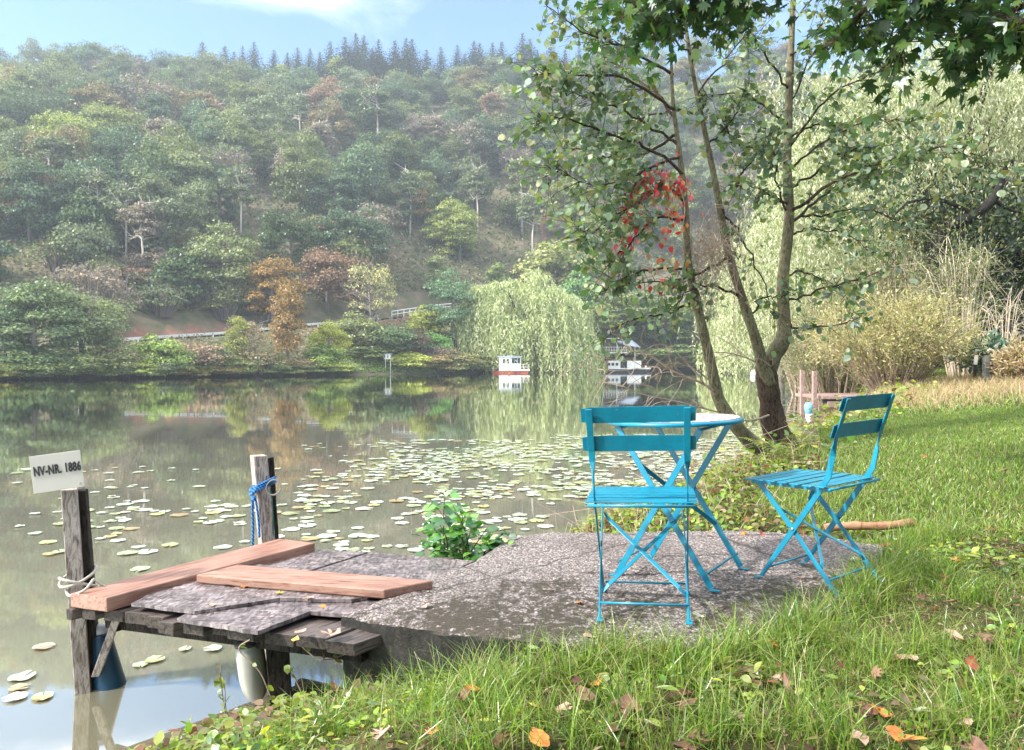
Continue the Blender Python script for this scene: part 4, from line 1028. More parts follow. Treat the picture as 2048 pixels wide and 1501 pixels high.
wpt_rope([at(505, 990, 4.36) - gl, at(505, 1020, 4.37) - gl, at(506, 1060, 4.38) - gl, at(505, 1092, 4.38) - gl], .0075, 'rope_end', 'rope_b', par=g)
wpt_rope([at(509, 992, 4.36) - gl, at(513, 1010, 4.36) - gl, at(517, 1040, 4.37) - gl, at(519, 1075, 4.38) - gl], .0075, 'rope_end', 'rope_b', par=g)
o = wpt_rope([at(541, 980, 4.42), at(544, 1000, 4.43), at(546, 1040, 4.45), at(548, 1082, 4.46)], .004, 'green_cord', 'rope_g', 'thin green cord hanging down the right side of the far jetty post', 'cord')
c = at(547, 975, 4.40); V = []; mb = MB()
ring = [(c + np.array([math.cos(a) * .043 * 1.0, math.sin(a) * .03 * .5, math.sin(a) * .043])) for a in np.linspace(0, 2 * math.pi, 25)]
mb.strap(ring, [np.array([.35, -1, 0])] * 25, [np.array([math.cos(a), 0, math.sin(a)]) for a in np.linspace(0, 2 * math.pi, 25)], .035, .006)
o = mb.build('rubber_band_loop', M['hose'], None, True); tag(o, 'grey rubber loop hooked on the far jetty post beside the blue rope', 'rubber loop')

# fenders
def fender(name, label, p_top, p_bot, prof, caps, mat, cap_mat, lbl_cat='fender'):
    p_top = np.array(p_top); p_bot = np.array(p_bot); ax = p_top - p_bot; L = np.linalg.norm(ax); ax /= L
    q = Vector(ax).to_track_quat('Z', 'Y').to_matrix()
    g = thing(name, label, lbl_cat, p_bot); A = np.array(q)
    MB().lathe([(a, b * L) for a, b in prof], 28, A).build('body', M[mat], g, True)
    for nm, pr, cm in caps: MB().lathe([(a, b * L) for a, b in pr], 20, A).build(nm, M[cm], g, True)
    return g
fender('boat_fender', 'dark blue boat fender hanging beside the left jetty post into the water', at(201, 1262, 3.53), at(224, 1398, 3.53),
       [(.0, -.12), (.060, -.12), (.078, 0), (.076, .06), (.068, .3), (.054, .65), (.045, .92), (.038, .97), (0, .98)],
       [('end_cap', [(.0, .95), (.036, .955), (.036, 1.03), (.026, 1.08), (.012, 1.1), (0, 1.1)], 'fender_cap')], 'fender_b', 'fender_cap')
g = fender('boat_fender', 'grey white boat fender hanging under the middle of the jetty', at(497, 1282, 3.20), at(515, 1410, 3.20),
       [(.0, .02), (.012, .03), (.022, .06), (.040, .14), (.054, .28), (.060, .45), (.060, .8), (.058, .97), (0, .98)],
       [('end_cap', [(.0, -.04), (.009, -.04), (.016, .0), (.024, .062), (0, .066)], 'rubber'), ('top_cap', [(0, .95), (.0605, .952), (.0605, 1.0), (.03, 1.05), (0, 1.05)], 'rubber')], 'fender_g', 'rubber')
wpt_rope([at(514, 1408, 3.2), at(516, 1424, 3.2), at(518, 1441, 3.2)], .004, 'fender_lanyard', 'rubber', 'short dark lanyard hanging from the grey white fender', 'lanyard')

# ------------------------------------------------------------------ bistro chairs and table (slab frame)
FW, YF, YR, YS, YB, YT, ZS, ZT = .3565, .1712, -.1872, .182, -.1623, -.2743, .4498, .8342
def chair(x, y, th, label, tilt=0):
    g = thing('folding_chair', label, 'chair', (0, 0, 0), 'blue slatted folding chairs')
    g.matrix_world = MS @ Matrix.Translation((x, y, .004)) @ Matrix.Rotation(th, 4, 'Z')
    def leg(P, W, N, w, t_, name='leg'):
        return MB().strap(P, W, N, w, t_).build(name, M['blue'], g, False, .0012)
    for s in (-1, 1):
        hx = s * FW / 2
        # frame that starts at the back and ends at the front foot, twisting flat behind the seat
        path = [(YF + .028, .004), (YF + .006, .005), (YF - .004, .014), (.048, .18), (-.011, .263), (YB * .75, ZS * .93), (YB - .012, ZS + .05), (YB - .032, .585), (YB - .040, .62), (YB - .05, .66), (YT, ZT - .008)]
        P = [(hx * (1.0 if z < .5 else 1.0 + .06 * (z - .5)), yy, z) for yy, z in path]; Wd = []; Nn = []
        for i, (yy, z) in enumerate(path):
            a = path[min(i + 1, len(path) - 1)]; b = path[max(i - 1, 0)]
            tx, tz = a[0] - b[0], a[1] - b[1]; l = math.hypot(tx, tz); tx /= l; tz /= l
            side = np.array([0, tz, -tx])                        # across the strap in the side plane
            f = np.clip((z - .57) / .06, 0, 1); an = f * math.pi / 2
            wd = side * math.cos(an) + np.array([s * 1.0, 0, 0]) * math.sin(an); nn = np.array([1.0, 0, 0]) * math.cos(an) - side * s * math.sin(an)
            if z < .01: wd, nn = np.array([1.0, 0, 0]), np.array([0, 0, 1.0])
            if i == 1: wd, nn = np.array([1.0, 0, 0]), np.array([0, .5, 1.0])
            if i == 2: wd, nn = np.array([.3, .9, 0]), np.array([1.0, -.3, 0])
            Wd.append(wd); Nn.append(nn)
        bf = leg(P, Wd, Nn, .025, .0055, 'back_frame')
        hx2 = s * (FW / 2 - .009)
        P = [(hx2, YR - .028, .004), (hx2, YR - .006, .005), (hx2, YR + .004, .014), (hx2, 0, ZS * .585 - .02), (hx2, YS - .012, ZS - .012)]
        d = np.array([0, (ZS), -(YS - YR)]); d /= np.linalg.norm(d)
        leg(P, [(1, 0, 0), (1, 0, 0), (.3, -.9, 0), d, d], [(0, 0, 1), (0, .5, -1), (1, .3, 0), (1, 0, 0), (1, 0, 0)], .025, .0055, 'leg')
        MB().lathe([(0, 0), (.006, 0), (.006, .003), (.003, .005), (0, .005)], 10, np.array([[0, 0, s], [0, 1, 0], [-s, 0, 0]]), (s * (FW / 2 + .003), .0, ZS * .56)).build('rivet', M['screw'], bf)
    rod = MB(); rod.tube([(-FW / 2 + .01, YF - .03, .055), (FW / 2 - .01, YF - .03, .055)], .0048, 8); rod.build('front_rod', M['blue'], g, True)
    rod = MB(); rod.tube([(-FW / 2 + .01, YR + .03, .058), (FW / 2 - .01, YR + .03, .058)], .0048, 8); rod.build('rear_rod', M['blue'], g, True)
    def onB(f): return (YR + (YS - YR) * f, ZS * f)
    hx = FW / 2 - .016
    for s in (-1, 1):
        a = onB(.80); b = onB(.19); P = [(-s * hx, a[0] - .004 * s, a[1]), (-s * hx * .85, a[0] - .006 * s, a[1] - .03), (s * hx * .85, b[0] - .006 * s, b[1] + .03), (s * hx, b[0] - .004 * s, b[1])]
        leg(P, [(0, .75, .66), (.45 * s, .6, .6), (.45 * s, .6, .6), (0, .75, .66)], [(0, -.66, .75), (0, -.66, .75), (0, -.66, .75), (0, -.66, .75)], .017, .004, 'cross_brace')
    sw = .430; n = 7; dep = YS + .045 - (YB - .03)
    for i in range(n):
        yy = YB - .018 + dep * (i + .5) / n * .985; zz = ZS + .004 - .002 * math.cos(i) + (.004 if i == 0 else 0)
        wd = dep / n * .74
        MB().box((0, yy, zz), (sw - (.0 if i < n - 1 else .01), wd, .005)).build('seat_slat', M['blue'], g, False, .0015)
    for s in (-1, 1):
        MB().box((s * (FW / 2 - .001), (YB + YS) / 2 + .0, ZS - .0085), (.008, dep * .93, .016)).build('seat_rail', M['blue'], g, False, .001)
    MB().tube([(-sw / 2 + .01, YB - .028, ZS - .004), (sw / 2 - .01, YB - .028, ZS - .004)], .006, 8).build('rear_seat_rod', M['blue'], g, True)
    d = np.array([0, YT - (YB - .05), ZT - .66]); d /= np.linalg.norm(d)
    for zc in (ZT - .032, ZT - .032 - .112):
        f = (zc - .66) / (ZT - .66); yc = (YB - .05) + (YT - YB + .05) * f + .006
        V = MB(); nseg = 10; W2 = .213
        rows = []
        for k in range(nseg + 1):
            xx = -W2 + 2 * W2 * k / nseg; sag = .006 * (1 - (xx / W2) ** 2)
            e = 1.0 if 0 < k < nseg else .84
            rows.append([np.array([xx, yc + sag, zc]) + d * h_ * e * .033 + np.array([0, 1, 0]) * t_ for h_, t_ in ((-1, 0), (1, 0), (1, .0035), (-1, .0035))])
        vv = np.array(rows).reshape(-1, 3); ff = [(4 * k + i, 4 * k + 4 + i, 4 * k + 4 + (i + 1) % 4, 4 * k + (i + 1) % 4) for k in range(nseg) for i in range(4)] + [(0, 1, 2, 3), (4 * nseg + 3, 4 * nseg + 2, 4 * nseg + 1, 4 * nseg)]
        bs_ = V.add(vv, ff).build('back_slat', M['blue'], g, False, .001)
        for s in (-1, 1):
            for dz in (-.012, .012):
                MB().lathe([(0, 0), (.0045, 0), (.003, .003), (0, .0035)], 8, np.array([[1, 0, 0], [0, 0, -1], [0, 1, 0]]), (s * FW / 2 * 1.02, yc - .006 + d[1] * dz, zc + dz)).build('rivet', M['blue'], bs_)
    return g
chair(.5156, 3.0283, -.1931, 'blue folding chair seen from behind, before the round table')
chair(1.3507, 3.336, .6336, 'blue folding chair turned sideways at the right of the table')

def table():
    g = thing('bistro_table', 'round blue folding table with a dirty pinkish white top with painted sky reflections', 'table', (0, 0, 0))
    th = -.612; g.matrix_world = MS @ Matrix.Translation((.764, 3.50, .003)) @ Matrix.Rotation(th, 4, 'Z')
    R = .312; zt = .734
    n = 56; an = np.arange(n) / n * 2 * math.pi; mb = MB()
    prof = [(R - .012, zt), (R - .004, zt - .002), (R, zt - .007), (R, zt - .019), (R - .004, zt - .019), (R - .005, zt - .009)]
    mb.lathe([(0.001, zt)] + prof + [(0.001, zt - .006)], n); 
    o = mb.build('rim', M['blue'], g, True)
    m2 = MB(); m2.lathe([(0.001, zt + .0045), (R - .016, zt + .0045), (R - .013, zt + .0015), (0.001, zt + .001)], n); m2.build('table_top', M['ttop'], g)
    w, a, b = .40, .235, .20
    def bar(P, name, W=.028, t_=.0055, roll=0):
        P = [np.array(p, float) for p in P]; T = P[-1] - P[0]; T /= np.linalg.norm(T); side = np.cross(T, [0, 1, 0]); side /= np.linalg.norm(side)
        MB().strap(P, [side] * len(P), [(0, 1, 0)] * len(P), W, t_).build(name, M['blue'], g, False, .0012)
    for s in (-1, 1):
        yv = s * w / 2
        bar([(-b, yv, zt - .03), (a - .006, yv, .012)], 'leg'); MB().box((a + .008, yv, .004), (.045, .026, .005)).build('foot', M['blue'], g, False, .001)
        y2 = s * (w / 2 - .009)
        bar([(b, y2, zt - .03), (-a + .006, y2, .012)], 'leg'); MB().box((-a - .008, y2, .004), (.045, .026, .005)).build('foot', M['blue'], g, False, .001)
        MB().lathe([(0, 0), (.006, 0), (.006, .003), (0, .005)], 10, np.array([[1, 0, 0], [0, 0, s], [0, -s, 0]]), (-b + (a + b) * .46, s * (w / 2 + .003), .38)).build('rivet', M['screw'], g)
    MB().tube([(a - .02, -w / 2, .075), (a - .02, w / 2, .075)], .005, 8).build('stretcher_rod', M['blue'], g, True)
    MB().tube([(-a + .02, -w / 2 + .01, .075), (-a + .02, w / 2 - .01, .075)], .005, 8).build('stretcher_rod', M['blue'], g, True)
    MB().tube([(-b, -w / 2, zt - .034), (-b, w / 2, zt - .034)], .006, 8).build('top_rod', M['blue'], g, True)
    MB().tube([(b, -w / 2, zt - .034), (b, w / 2, zt - .034)], .006, 8).build('top_rod', M['blue'], g, True)
    def onP(f): return (-b + (a + b) * f, (zt - .03) * (1 - f) + .012 * f)
    p0 = onP(.25); p1 = onP(.72)
    MB().strap([(p0[0], -w / 2 + .004, p0[1]), (p1[0], w / 2 - .004, p1[1])], [(.6, .4, .6)] * 2, [(-.6, 0, .7)] * 2, .02, .004).build('cross_brace', M['blue'], g, False, .001)
    q0 = (b - (a + b) * .30, zt - .03 - (zt - .042) * .30); q1 = (b - (a + b) * .75, zt - .03 - (zt - .042) * .75)
    MB().strap([(q0[0], -w / 2 + .014, q0[1]), (q1[0], w / 2 - .014, q1[1])], [(-.6, .4, .6)] * 2, [(.6, 0, .7)] * 2, .02, .004).build('cross_brace', M['blue'], g, False, .001)
    for yv in (-.12, .12): MB().box((0, yv, zt - .017), (.56, .02, .012)).build('under_rail', M['blue'], g)
table()

# ------------------------------------------------------------------ near leaves
def leaf_shape(kind):
    """outline in the xy plane: x along the leaf 0..1"""
    if kind == 'round':   # alder
        return np.array([(0, 0, 0), (.12, .30, .03), (.42, .47, .07), (.78, .38, .05), (.97, .12, 0), (.97, -.12, 0), (.78, -.38, .05), (.42, -.47, .07), (.12, -.30, .03)])
    if kind == 'oval':
        return np.array([(0, 0, 0), (.22, .24, .04), (.5, .31, .06), (.8, .18, .02), (1, 0, -.06), (.8, -.18, .02), (.5, -.31, .06), (.22, -.24, .04)])
    if kind == 'lance':
        return np.array([(0, 0, 0), (.35, .14, .03), (.7, .10, 0), (1, 0, -.10), (.7, -.10, 0), (.35, -.14, .03)])
    if kind == 'maple':
        a = []; R_ = [(0, .10), (22, .36), (38, .80), (52, .42), (70, .50), (82, .95), (96, .50), (112, .45), (135, .66), (150, .36), (172, .12)]
        # lobes round the leaf, stalk at origin
        pts = [(0, 0)]
        for ang, rad in [(200 - 180, .45), (35, .62), (50, .40), (68, .78), (80, .50), (90, .95), (100, .50), (112, .78), (130, .40), (145, .62), (160, .45)]:
            t = math.radians(ang); pts.append((.12 + math.sin(t) * rad * 1.0, math.cos(t) * rad * .95))
        return np.array([(x, y, .05 * abs(y)) for x, y in pts])
def place_leaves(shape, P, Dr, Nn, size, r=None, curl=0):
    L = leaf_shape(shape); n = len(P)
    Dr = Dr / (np.linalg.norm(Dr, axis=1)[:, None] + 1e-9); Nn = Nn - Dr * (Nn * Dr).sum(1)[:, None]; Nn /= np.linalg.norm(Nn, axis=1)[:, None] + 1e-9
    Sd = np.cross(Nn, Dr); size = np.broadcast_to(size, (n,))[:, None, None]
    cz = L[None, :, 2:3] * (1 + curl * rng.uniform(-1, 1.5, (n, 1, 1)) * 4)
    return P[:, None, :] + size * (L[None, :, 0:1] * Dr[:, None, :] + L[None, :, 1:2] * Sd[:, None, :] + cz * Nn[:, None, :])
def bend_line(pts, k=5):
    P = np.array(pts, float); Q = []
    t = np.linspace(0, len(P) - 1, (len(P) - 1) * k + 1)
    for x in t:
        i = min(int(x), len(P) - 2); f = x - i
        p0, p1, p2, p3 = P[max(i - 1, 0)], P[i], P[i + 1], P[min(i + 2, len(P) - 1)]
        Q.append(.5 * ((2 * p1) + (-p0 + p2) * f + (2 * p0 - 5 * p1 + 4 * p2 - p3) * f * f + (-p0 + 3 * p1 - 3 * p2 + p3) * f ** 3))
    return np.array(Q)

# ------------------------------------------------------------------ the alder beside the table
def alder():
    r = np.random.default_rng(77)
    base = at(1568, 908, 8.6); bz = hz(base[0], base[1]); base[2] = bz - .1
    g = thing('alder_tree', 'many stemmed alder with round green leaves leaning over the water behind the table', 'tree', base)
    W_ = lambda px, py, D: at(px, py, D) - base
    def stem(pts, rads, name, mat='bark', n=10):
        Q = bend_line([W_(*p) for p in pts]); rr_ = np.interp(np.linspace(0, 1, len(Q)), np.linspace(0, 1, len(rads)), rads)
        rr_ = rr_ * (1 + r.normal(size=len(Q)) * .035)
        MB().tube(Q, rr_, n).build(name, M[mat], g, True); return Q
    stem([(1590, 925, 8.55), (1568, 900, 8.6), (1548, 850, 8.6), (1540, 800, 8.6), (1532, 745, 8.6), (1530, 722, 8.6)], [.26, .185, .145, .125, .125, .10], 'trunk', 'bark_dark', 14)
    sR = stem([(1530, 765, 8.6), (1545, 715, 8.62), (1566, 680, 8.65), (1568, 640, 8.7), (1566, 560, 8.75), (1578, 440, 8.8), (1574, 330, 8.85), (1578, 200, 8.9), (1582, 100, 8.95), (1588, -40, 9)], [.10, .098, .092, .078, .072, .062, .055, .048, .04, .028], 'stem')
    sM = stem([(1540, 770, 8.55), (1524, 725, 8.5), (1512, 680, 8.45), (1482, 590, 8.35), (1455, 500, 8.3), (1435, 390, 8.25), (1415, 290, 8.2), (1392, 180, 8.1), (1375, 80, 8.05), (1362, -30, 8)], [.085, .072, .062, .052, .045, .037, .03, .026, .022, .016], 'stem')
    sL = stem([(1560, 915, 8.5), (1510, 890, 8.4), (1470, 850, 8.25), (1438, 800, 8.2), (1424, 740, 8.15), (1408, 670, 8.1), (1392, 600, 8.1), (1376, 520, 8.05), (1370, 400, 8.0), (1358, 300, 8), (1345, 190, 7.95), (1342, 60, 7.9)], [.11, .09, .078, .07, .062, .055, .05, .04, .034, .028, .02, .012], 'stem')
    br = [  # (pixel path, D at start, D at end, leaf amount)
        ([(1580, 430), (1660, 370), (1770, 322), (1900, 298), (2010, 335)], 8.8, 7.2, 1.5), ([(1578, 455), (1640, 395), (1720, 350), (1800, 330)], 8.8, 9.6, 1.3),
        ([(1572, 600), (1650, 578), (1730, 555), (1785, 530)], 8.7, 8.0, .5), ([(1570, 650), (1620, 658), (1690, 645), (1720, 630)], 8.7, 8.0, .45), ([(1568, 560), (1600, 545), (1650, 560), (1700, 590)], 8.7, 9.0, .7),
        ([(1575, 430), (1556, 370), (1550, 300), (1530, 250)], 8.8, 8.2, 1), ([(1578, 210), (1620, 120), (1690, 40)], 8.9, 8.6, 1), ([(1580, 110), (1650, 40), (1700, -30)], 8.9, 8.6, .9),
        ([(1576, 300), (1650, 200), (1740, 150), (1800, 130)], 8.85, 8.2, 1.2), ([(1576, 250), (1500, 195), (1400, 192)], 8.85, 8.0, 1), ([(1578, 340), (1640, 290), (1740, 240), (1830, 250)], 8.85, 8.0, 1.3),
        ([(1576, 380), (1640, 340), (1700, 300), (1790, 290)], 8.8, 9.2, 1.2), ([(1574, 470), (1620, 460), (1690, 470), (1740, 500)], 8.8, 8.4, .9), ([(1578, 180), (1530, 110), (1480, 40), (1440, 0)], 8.9, 8.3, 1), ([(1580, 60), (1620, 0), (1680, -50)], 8.95, 8.8, .6),
        ([(1577, 330), (1530, 300), (1480, 290), (1440, 250)], 8.85, 8.1, 1), ([(1576, 410), (1520, 380), (1470, 370)], 8.8, 8.0, .9),
        ([(1435, 390), (1500, 330), (1540, 260)], 8.25, 8.6, .7), ([(1440, 420), (1480, 470), (1525, 560), (1545, 630)], 8.25, 8.4, .25),
        ([(1480, 595), (1420, 572), (1370, 590), (1320, 640)], 8.35, 7.6, .3), ([(1462, 515), (1400, 545), (1330, 565), (1215, 560)], 8.3, 7.5, .7), ([(1500, 640), (1520, 600), (1560, 595), (1590, 590)], 8.4, 8.6, .3),
        ([(1392, 190), (1450, 120), (1500, 60)], 8.1, 8.0, .8), ([(1415, 290), (1470, 230), (1500, 160)], 8.2, 8.0, .8), ([(1380, 110), (1320, 50), (1280, 0)], 8.05, 7.6, 1.2),
        ([(1368, 350), (1300, 300), (1220, 270), (1120, 235), (1070, 245)], 8.0, 7.2, 1.5), ([(1370, 400), (1320, 380), (1250, 420), (1180, 470), (1150, 450)], 8.0, 7.3, 1.3), ([(1350, 220), (1250, 160), (1140, 150), (1070, 150)], 7.95, 7.1, 1.1),
        ([(1356, 290), (1280, 240), (1200, 200), (1130, 185)], 8.0, 7.4, 1.3), ([(1346, 150), (1260, 100), (1160, 60), (1090, 8)], 7.95, 7.3, 1.2), ([(1344, 90), (1280, 40), (1210, 10), (1140, -20)], 7.95, 7.4, 1.0),
        ([(1378, 540), (1300, 540), (1240, 560), (1190, 600)], 8.05, 7.4, .8), ([(1372, 440), (1310, 440), (1250, 500), (1210, 540)], 8.0, 7.5, .9), ([(1360, 310), (1290, 340), (1200, 370), (1090, 330)], 8.0, 7.4, 1.3), ([(1366, 360), (1300, 390), (1210, 440), (1165, 380)], 8.0, 8.6, 1.1),
        ([(1355, 270), (1250, 320), (1140, 300), (1080, 380)], 8.0, 8.4, .9), ([(1352, 240), (1300, 180), (1220, 120), (1180, 60)], 8.0, 8.6, 1.1), ([(1392, 600), (1330, 630), (1260, 640), (1200, 690)], 8.1, 7.6, .35),
        ([(1576, 280), (1630, 250), (1680, 260), (1730, 330)], 8.85, 9.4, .9), ([(1574, 440), (1640, 430), (1720, 420), (1800, 440)], 8.8, 9.4, .8), ([(1400, 230), (1340, 220), (1270, 250), (1220, 330)], 8.1, 8.4, 1.0),
    ]
    LP = []; LD = []; LN = []; LS = []
    for i, (pp, d0, d1, am) in enumerate(br):
        n = len(pp); pts = [W_(a, b, d0 + (d1 - d0) * k / (n - 1)) for k, (a, b) in enumerate(pp)]
        Q = bend_line(pts, 6); Q[1:-1] += r.normal(size=(len(Q) - 2, 3)) * .012
        L = np.linalg.norm(np.diff(Q, axis=0), axis=1).sum(); r0 = .008 + .0055 * L
        mb = MB(); mb.tube(Q, np.linspace(r0, .003, len(Q)), 6)
        ntw = int(L * 19 * am + 5)
        for k in range(ntw):
            f = r.uniform(.18, 1.0) ** .8; j = min(int(f * (len(Q) - 1)), len(Q) - 2); p = Q[j]; T = Q[j + 1] - Q[j]; T /= np.linalg.norm(T)
            d = T * .8 + r.normal(size=3) * .65 + (0, 0, -.05); d /= np.linalg.norm(d); l = r.uniform(.16, .50)
            e1 = p + d * l * .5 + r.normal(size=3) * .03; e2 = p + d * l + np.array([0, 0, -.05 * l / .4]) + r.normal(size=3) * .03
            mb.tube([p, e1, e2], [.0045, .003, .0015], 3, False)
            nl = int(r.integers(4, 9))
            for q in range(nl):
                t = r.uniform(.15, 1.05); c = p * (1 - t) + e2 * t + r.normal(size=3) * .035
                LP.append(c); dd = d * .5 + r.normal(size=3) * .55 + np.array([0, 0, -.35]); LD.append(dd); LN.append(r.normal(size=3) * .75 + np.array([0, -.25, .75])); LS.append(r.uniform(.035, .088))
        mb.build('branch', M['bark_dark'], g, True)
    MB().polys(place_leaves('round', np.array(LP), np.array(LD), np.array(LN), np.array(LS))).build('foliage', M['alder'], g)
    print('alder leaves', len(LP))
    # bare dead boughs over the water
    P0 = [([(1440, 790), (1400, 765), (1350, 745), (1300, 712), (1262, 700), (1238, 668)], 8.2, 7.4, .022), ([(1430, 770), (1370, 730), (1300, 735), (1230, 742), (1160, 735), (1105, 742)], 8.2, 7.3, .012),
          ([(1455, 830), (1400, 815), (1340, 800), (1290, 790), (1240, 770)], 8.25, 7.5, .012), ([(1530, 735), (1490, 715), (1440, 705), (1380, 712), (1330, 725)], 8.5, 8, .012), ([(1540, 830), (1500, 842), (1450, 838), (1400, 842)], 8.5, 8.1, .018),
          ([(1490, 860), (1440, 800), (1420, 780), (1330, 690), (1250, 720), (1130, 700)], 8.4, 7.6, .009)]
    for pp, d0, d1, r0 in P0:
        n = len(pp); Q = bend_line([W_(a, b, d0 + (d1 - d0) * k / (n - 1)) for k, (a, b) in enumerate(pp)], 6); mb = MB(); mb.tube(Q, np.linspace(r0 * .75, .0028, len(Q)), 6)
        for k in range(12):
            j = int(r.integers(3, len(Q) - 1)); d = (Q[j] - Q[j - 1]); d /= np.linalg.norm(d); d = d + r.normal(size=3) * .7; d[2] += r.choice([-.35, .35]); l = r.uniform(.15, .55)
            C1 = bend_line([Q[j], Q[j] + d * l * .35 + r.normal(size=3) * .03, Q[j] + d * l * .7 + (0, 0, -.07), Q[j] + d * l + r.normal(size=3) * .08], 3)
            mb.tube(C1, np.linspace(.0042, .0018, len(C1)), 4, False)
        mb.build('dead_branch', M['twig'], g, True)
    n = 90; P = np.array([W_(r.uniform(1060, 1460), r.uniform(620, 800), r.uniform(7.4, 8.3)) for _ in range(n)])
    return g, base
AL, ab = alder()

def creeper():
    r = np.random.default_rng(88); o0 = at(1345, 420, 7.9); g = thing('virginia_creeper', 'red and orange creeper leaves hanging from the left alder stem', 'climbing plant', o0)
    W_ = lambda px, py, D: at(px, py, D) - o0
    mb = MB(); LP = []; LD = []; LN = []; LS = []
    for pp, n, sp in [([(1365, 360), (1320, 345), (1280, 365), (1255, 410), (1248, 460), (1246, 530)], 95, .04), ([(1340, 360), (1300, 380), (1270, 430), (1255, 500)], 60, .065), ([(1365, 370), (1340, 385), (1345, 430), (1335, 480)], 70, .065),
                      ([(1350, 350), (1370, 420), (1350, 500), (1330, 540), (1280, 560)], 34, .12), ([(1290, 355), (1310, 400), (1290, 450)], 40, .10)]:
        Q = bend_line([W_(a, b, 7.7) for a, b in pp], 6); mb.tube(Q, .004, 4)
        for k in range(n):
            f = r.uniform(); c = Q[int(f * (len(Q) - 1))] + r.normal(size=3) * sp
            LP.append(c); LD.append(r.normal(size=3) * .4 + (0, 0, -.8)); LN.append(r.normal(size=3) * .5 + (0, -.8, .3)); LS.append(r.uniform(.04, .085))
    mb.build('vine', M['twig'], g); MB().polys(place_leaves('oval', np.array(LP), np.array(LD), np.array(LN), np.array(LS))).build('foliage', M['creeper'], g)
    m = MB()
    o1 = at(1420, 490, 8.1); t = thing('dry_vine_tangle', 'brown tangle of dead hanging vine caught between the alder stems', 'dead vine', o1)
    for k in range(150):
        a = at(r.normal(1425, 26), r.normal(480, 26), r.uniform(7.9, 8.3)) - o1; L = r.uniform(.15, .5)
        m.tube(bend_line([a, a + r.normal(size=3) * .08 + (0, 0, -.3 * L), a + r.normal(size=3) * .12 + (0, 0, -.7 * L), a + r.normal(size=3) * .16 + (0, 0, -L)], 2), .0025, 3, False)
    for px in (1370, 1385, 1408, 1418, 1432, 1470, 1378, 1395):
        y0 = r.uniform(230, 500); pts = [at(px + r.normal() * 7, y0 + k * r.uniform(60, 95), 8.0) - o1 for k in range(5)]
        m.tube(bend_line(pts, 4), .003, 3, False)
    m.build('vine_tangle', M['twig'], t)
creeper()

# ------------------------------------------------------------------ maple overhead: trunk outside the frame on the right, boughs over the view
def maple():
    r = np.random.default_rng(99); b0 = np.array([5.2, 1.6, hz(5.2, 1.6)]); g = thing('maple_tree', 'dark overhanging maple boughs across the top right corner', 'tree', b0)
    MB().tube([(0, 0, -.2), (.02, .05, 1.2), (-.1, .2, 2.6), (-.3, .5, 4.2), (-.3, .6, 6)], [.30, .24, .22, .19, .12], 12).build('trunk', M['bark_dark'], g, True)
    top = np.array([-.2, .4, 3.4])
    LP = []; LD = []; LN = []
    B = [([(2200, -60), (2040, -30), (1900, 0), (1780, 40), (1690, 60)], 4.6, 5.0), ([(2300, -200), (2060, -120), (1850, -60), (1640, -30)], 4.4, 5.4), ([(2250, 20), (2100, 20), (2020, 60), (1990, 90)], 4.2, 4.6), ([(2250, -60), (2050, 10), (1950, 60), (1900, 140)], 4.5, 4.9),
         ([(1900, -220), (1640, -120), (1450, -60), (1300, -20), (1260, 40)], 4.6, 5.3), ([(1800, -200), (1560, -110), (1430, -30), (1370, 40)], 4.7, 5.2), ([(1700, -180), (1500, -90), (1350, -60), (1250, -30)], 4.9, 5.6), ([(1950, -150), (1800, -60), (1720, 30), (1660, 90)], 4.6, 4.8), ([(1700, -150), (1560, -70), (1470, -10), (1440, 30)], 4.9, 5.2), ([(1650, -150), (1440, -90), (1340, -20), (1310, 90)], 4.8, 5.3), ([(2000, -120), (1850, -30), (1820, 60), (1800, 120)], 4.4, 4.8)]
    for pp, d0, d1 in B:
        n = len(pp); pts = [at(a, b, d0 + (d1 - d0) * k / (n - 1)) - b0 for k, (a, b) in enumerate(pp)]
        Q = bend_line([top, top * .4 + pts[0] * .6 + (0, 0, .15)] + pts, 6); m = MB(); m.tube(Q, np.linspace(.05, .005, len(Q)), 6)
        for k in range(46):
            f = r.uniform(.35, 1) ** .8; j = min(int(f * (len(Q) - 1)), len(Q) - 2); p = Q[j]; d = r.normal(size=3) * .6 + (Q[j + 1] - Q[j]) * 5; d[2] -= .25; d /= np.linalg.norm(d); l = r.uniform(.12, .42)
            e = p + d * l; m.tube([p, (p + e) / 2 + (0, 0, .02), e], [.004, .0028, .0015], 3, False)
            for q in range(int(r.integers(3, 7))):
                t = r.uniform(.3, 1.05); LP.append(p * (1 - t) + e * t + r.normal(size=3) * .05); LD.append(r.normal(size=3) * .5 + d * .3 + (0, 0, -.45)); LN.append(r.normal(size=3) * .5 + (0, -.15, .8))
        m.build('bough', M['bark_dark'], g, True)
    n = 11000; cx = r.uniform(-2, 9, n); cy = r.uniform(-9, -2.2, n); czz = r.uniform(3.6, 8.5, n)  # unseen leaf mass behind the camera, added to block sky light
    P = np.stack([cx, cy, czz], 1) - b0
    MB().polys(leaf_quads(P, r.normal(size=(n, 3)) + (0, 0, .8), r.uniform(.25, .5, n))).build('unseen_sky_block', M['maple'], g)
    LP = np.array(LP)
    MB().polys(place_leaves('maple', LP, np.array(LD), np.array(LN), r.uniform(.07, .12, len(LP)))).build('foliage', M['maple'], g)
maple()

for px_, y_, h_ in ((-9, -14, 9), (2, -16, 11), (13, -12, 10)):
    tree_at('broad0', 'sky_block_tree', px_, y_, h_, 13, (.05, .08, .03), {-9: 'left', 2: 'middle', 13: 'right'}[px_] + ' one of the unseen trees added behind the viewer to block sky light', 'tree', 'unseen trees added to block sky light')  # unseen trees added behind the camera to darken faces turned towards it

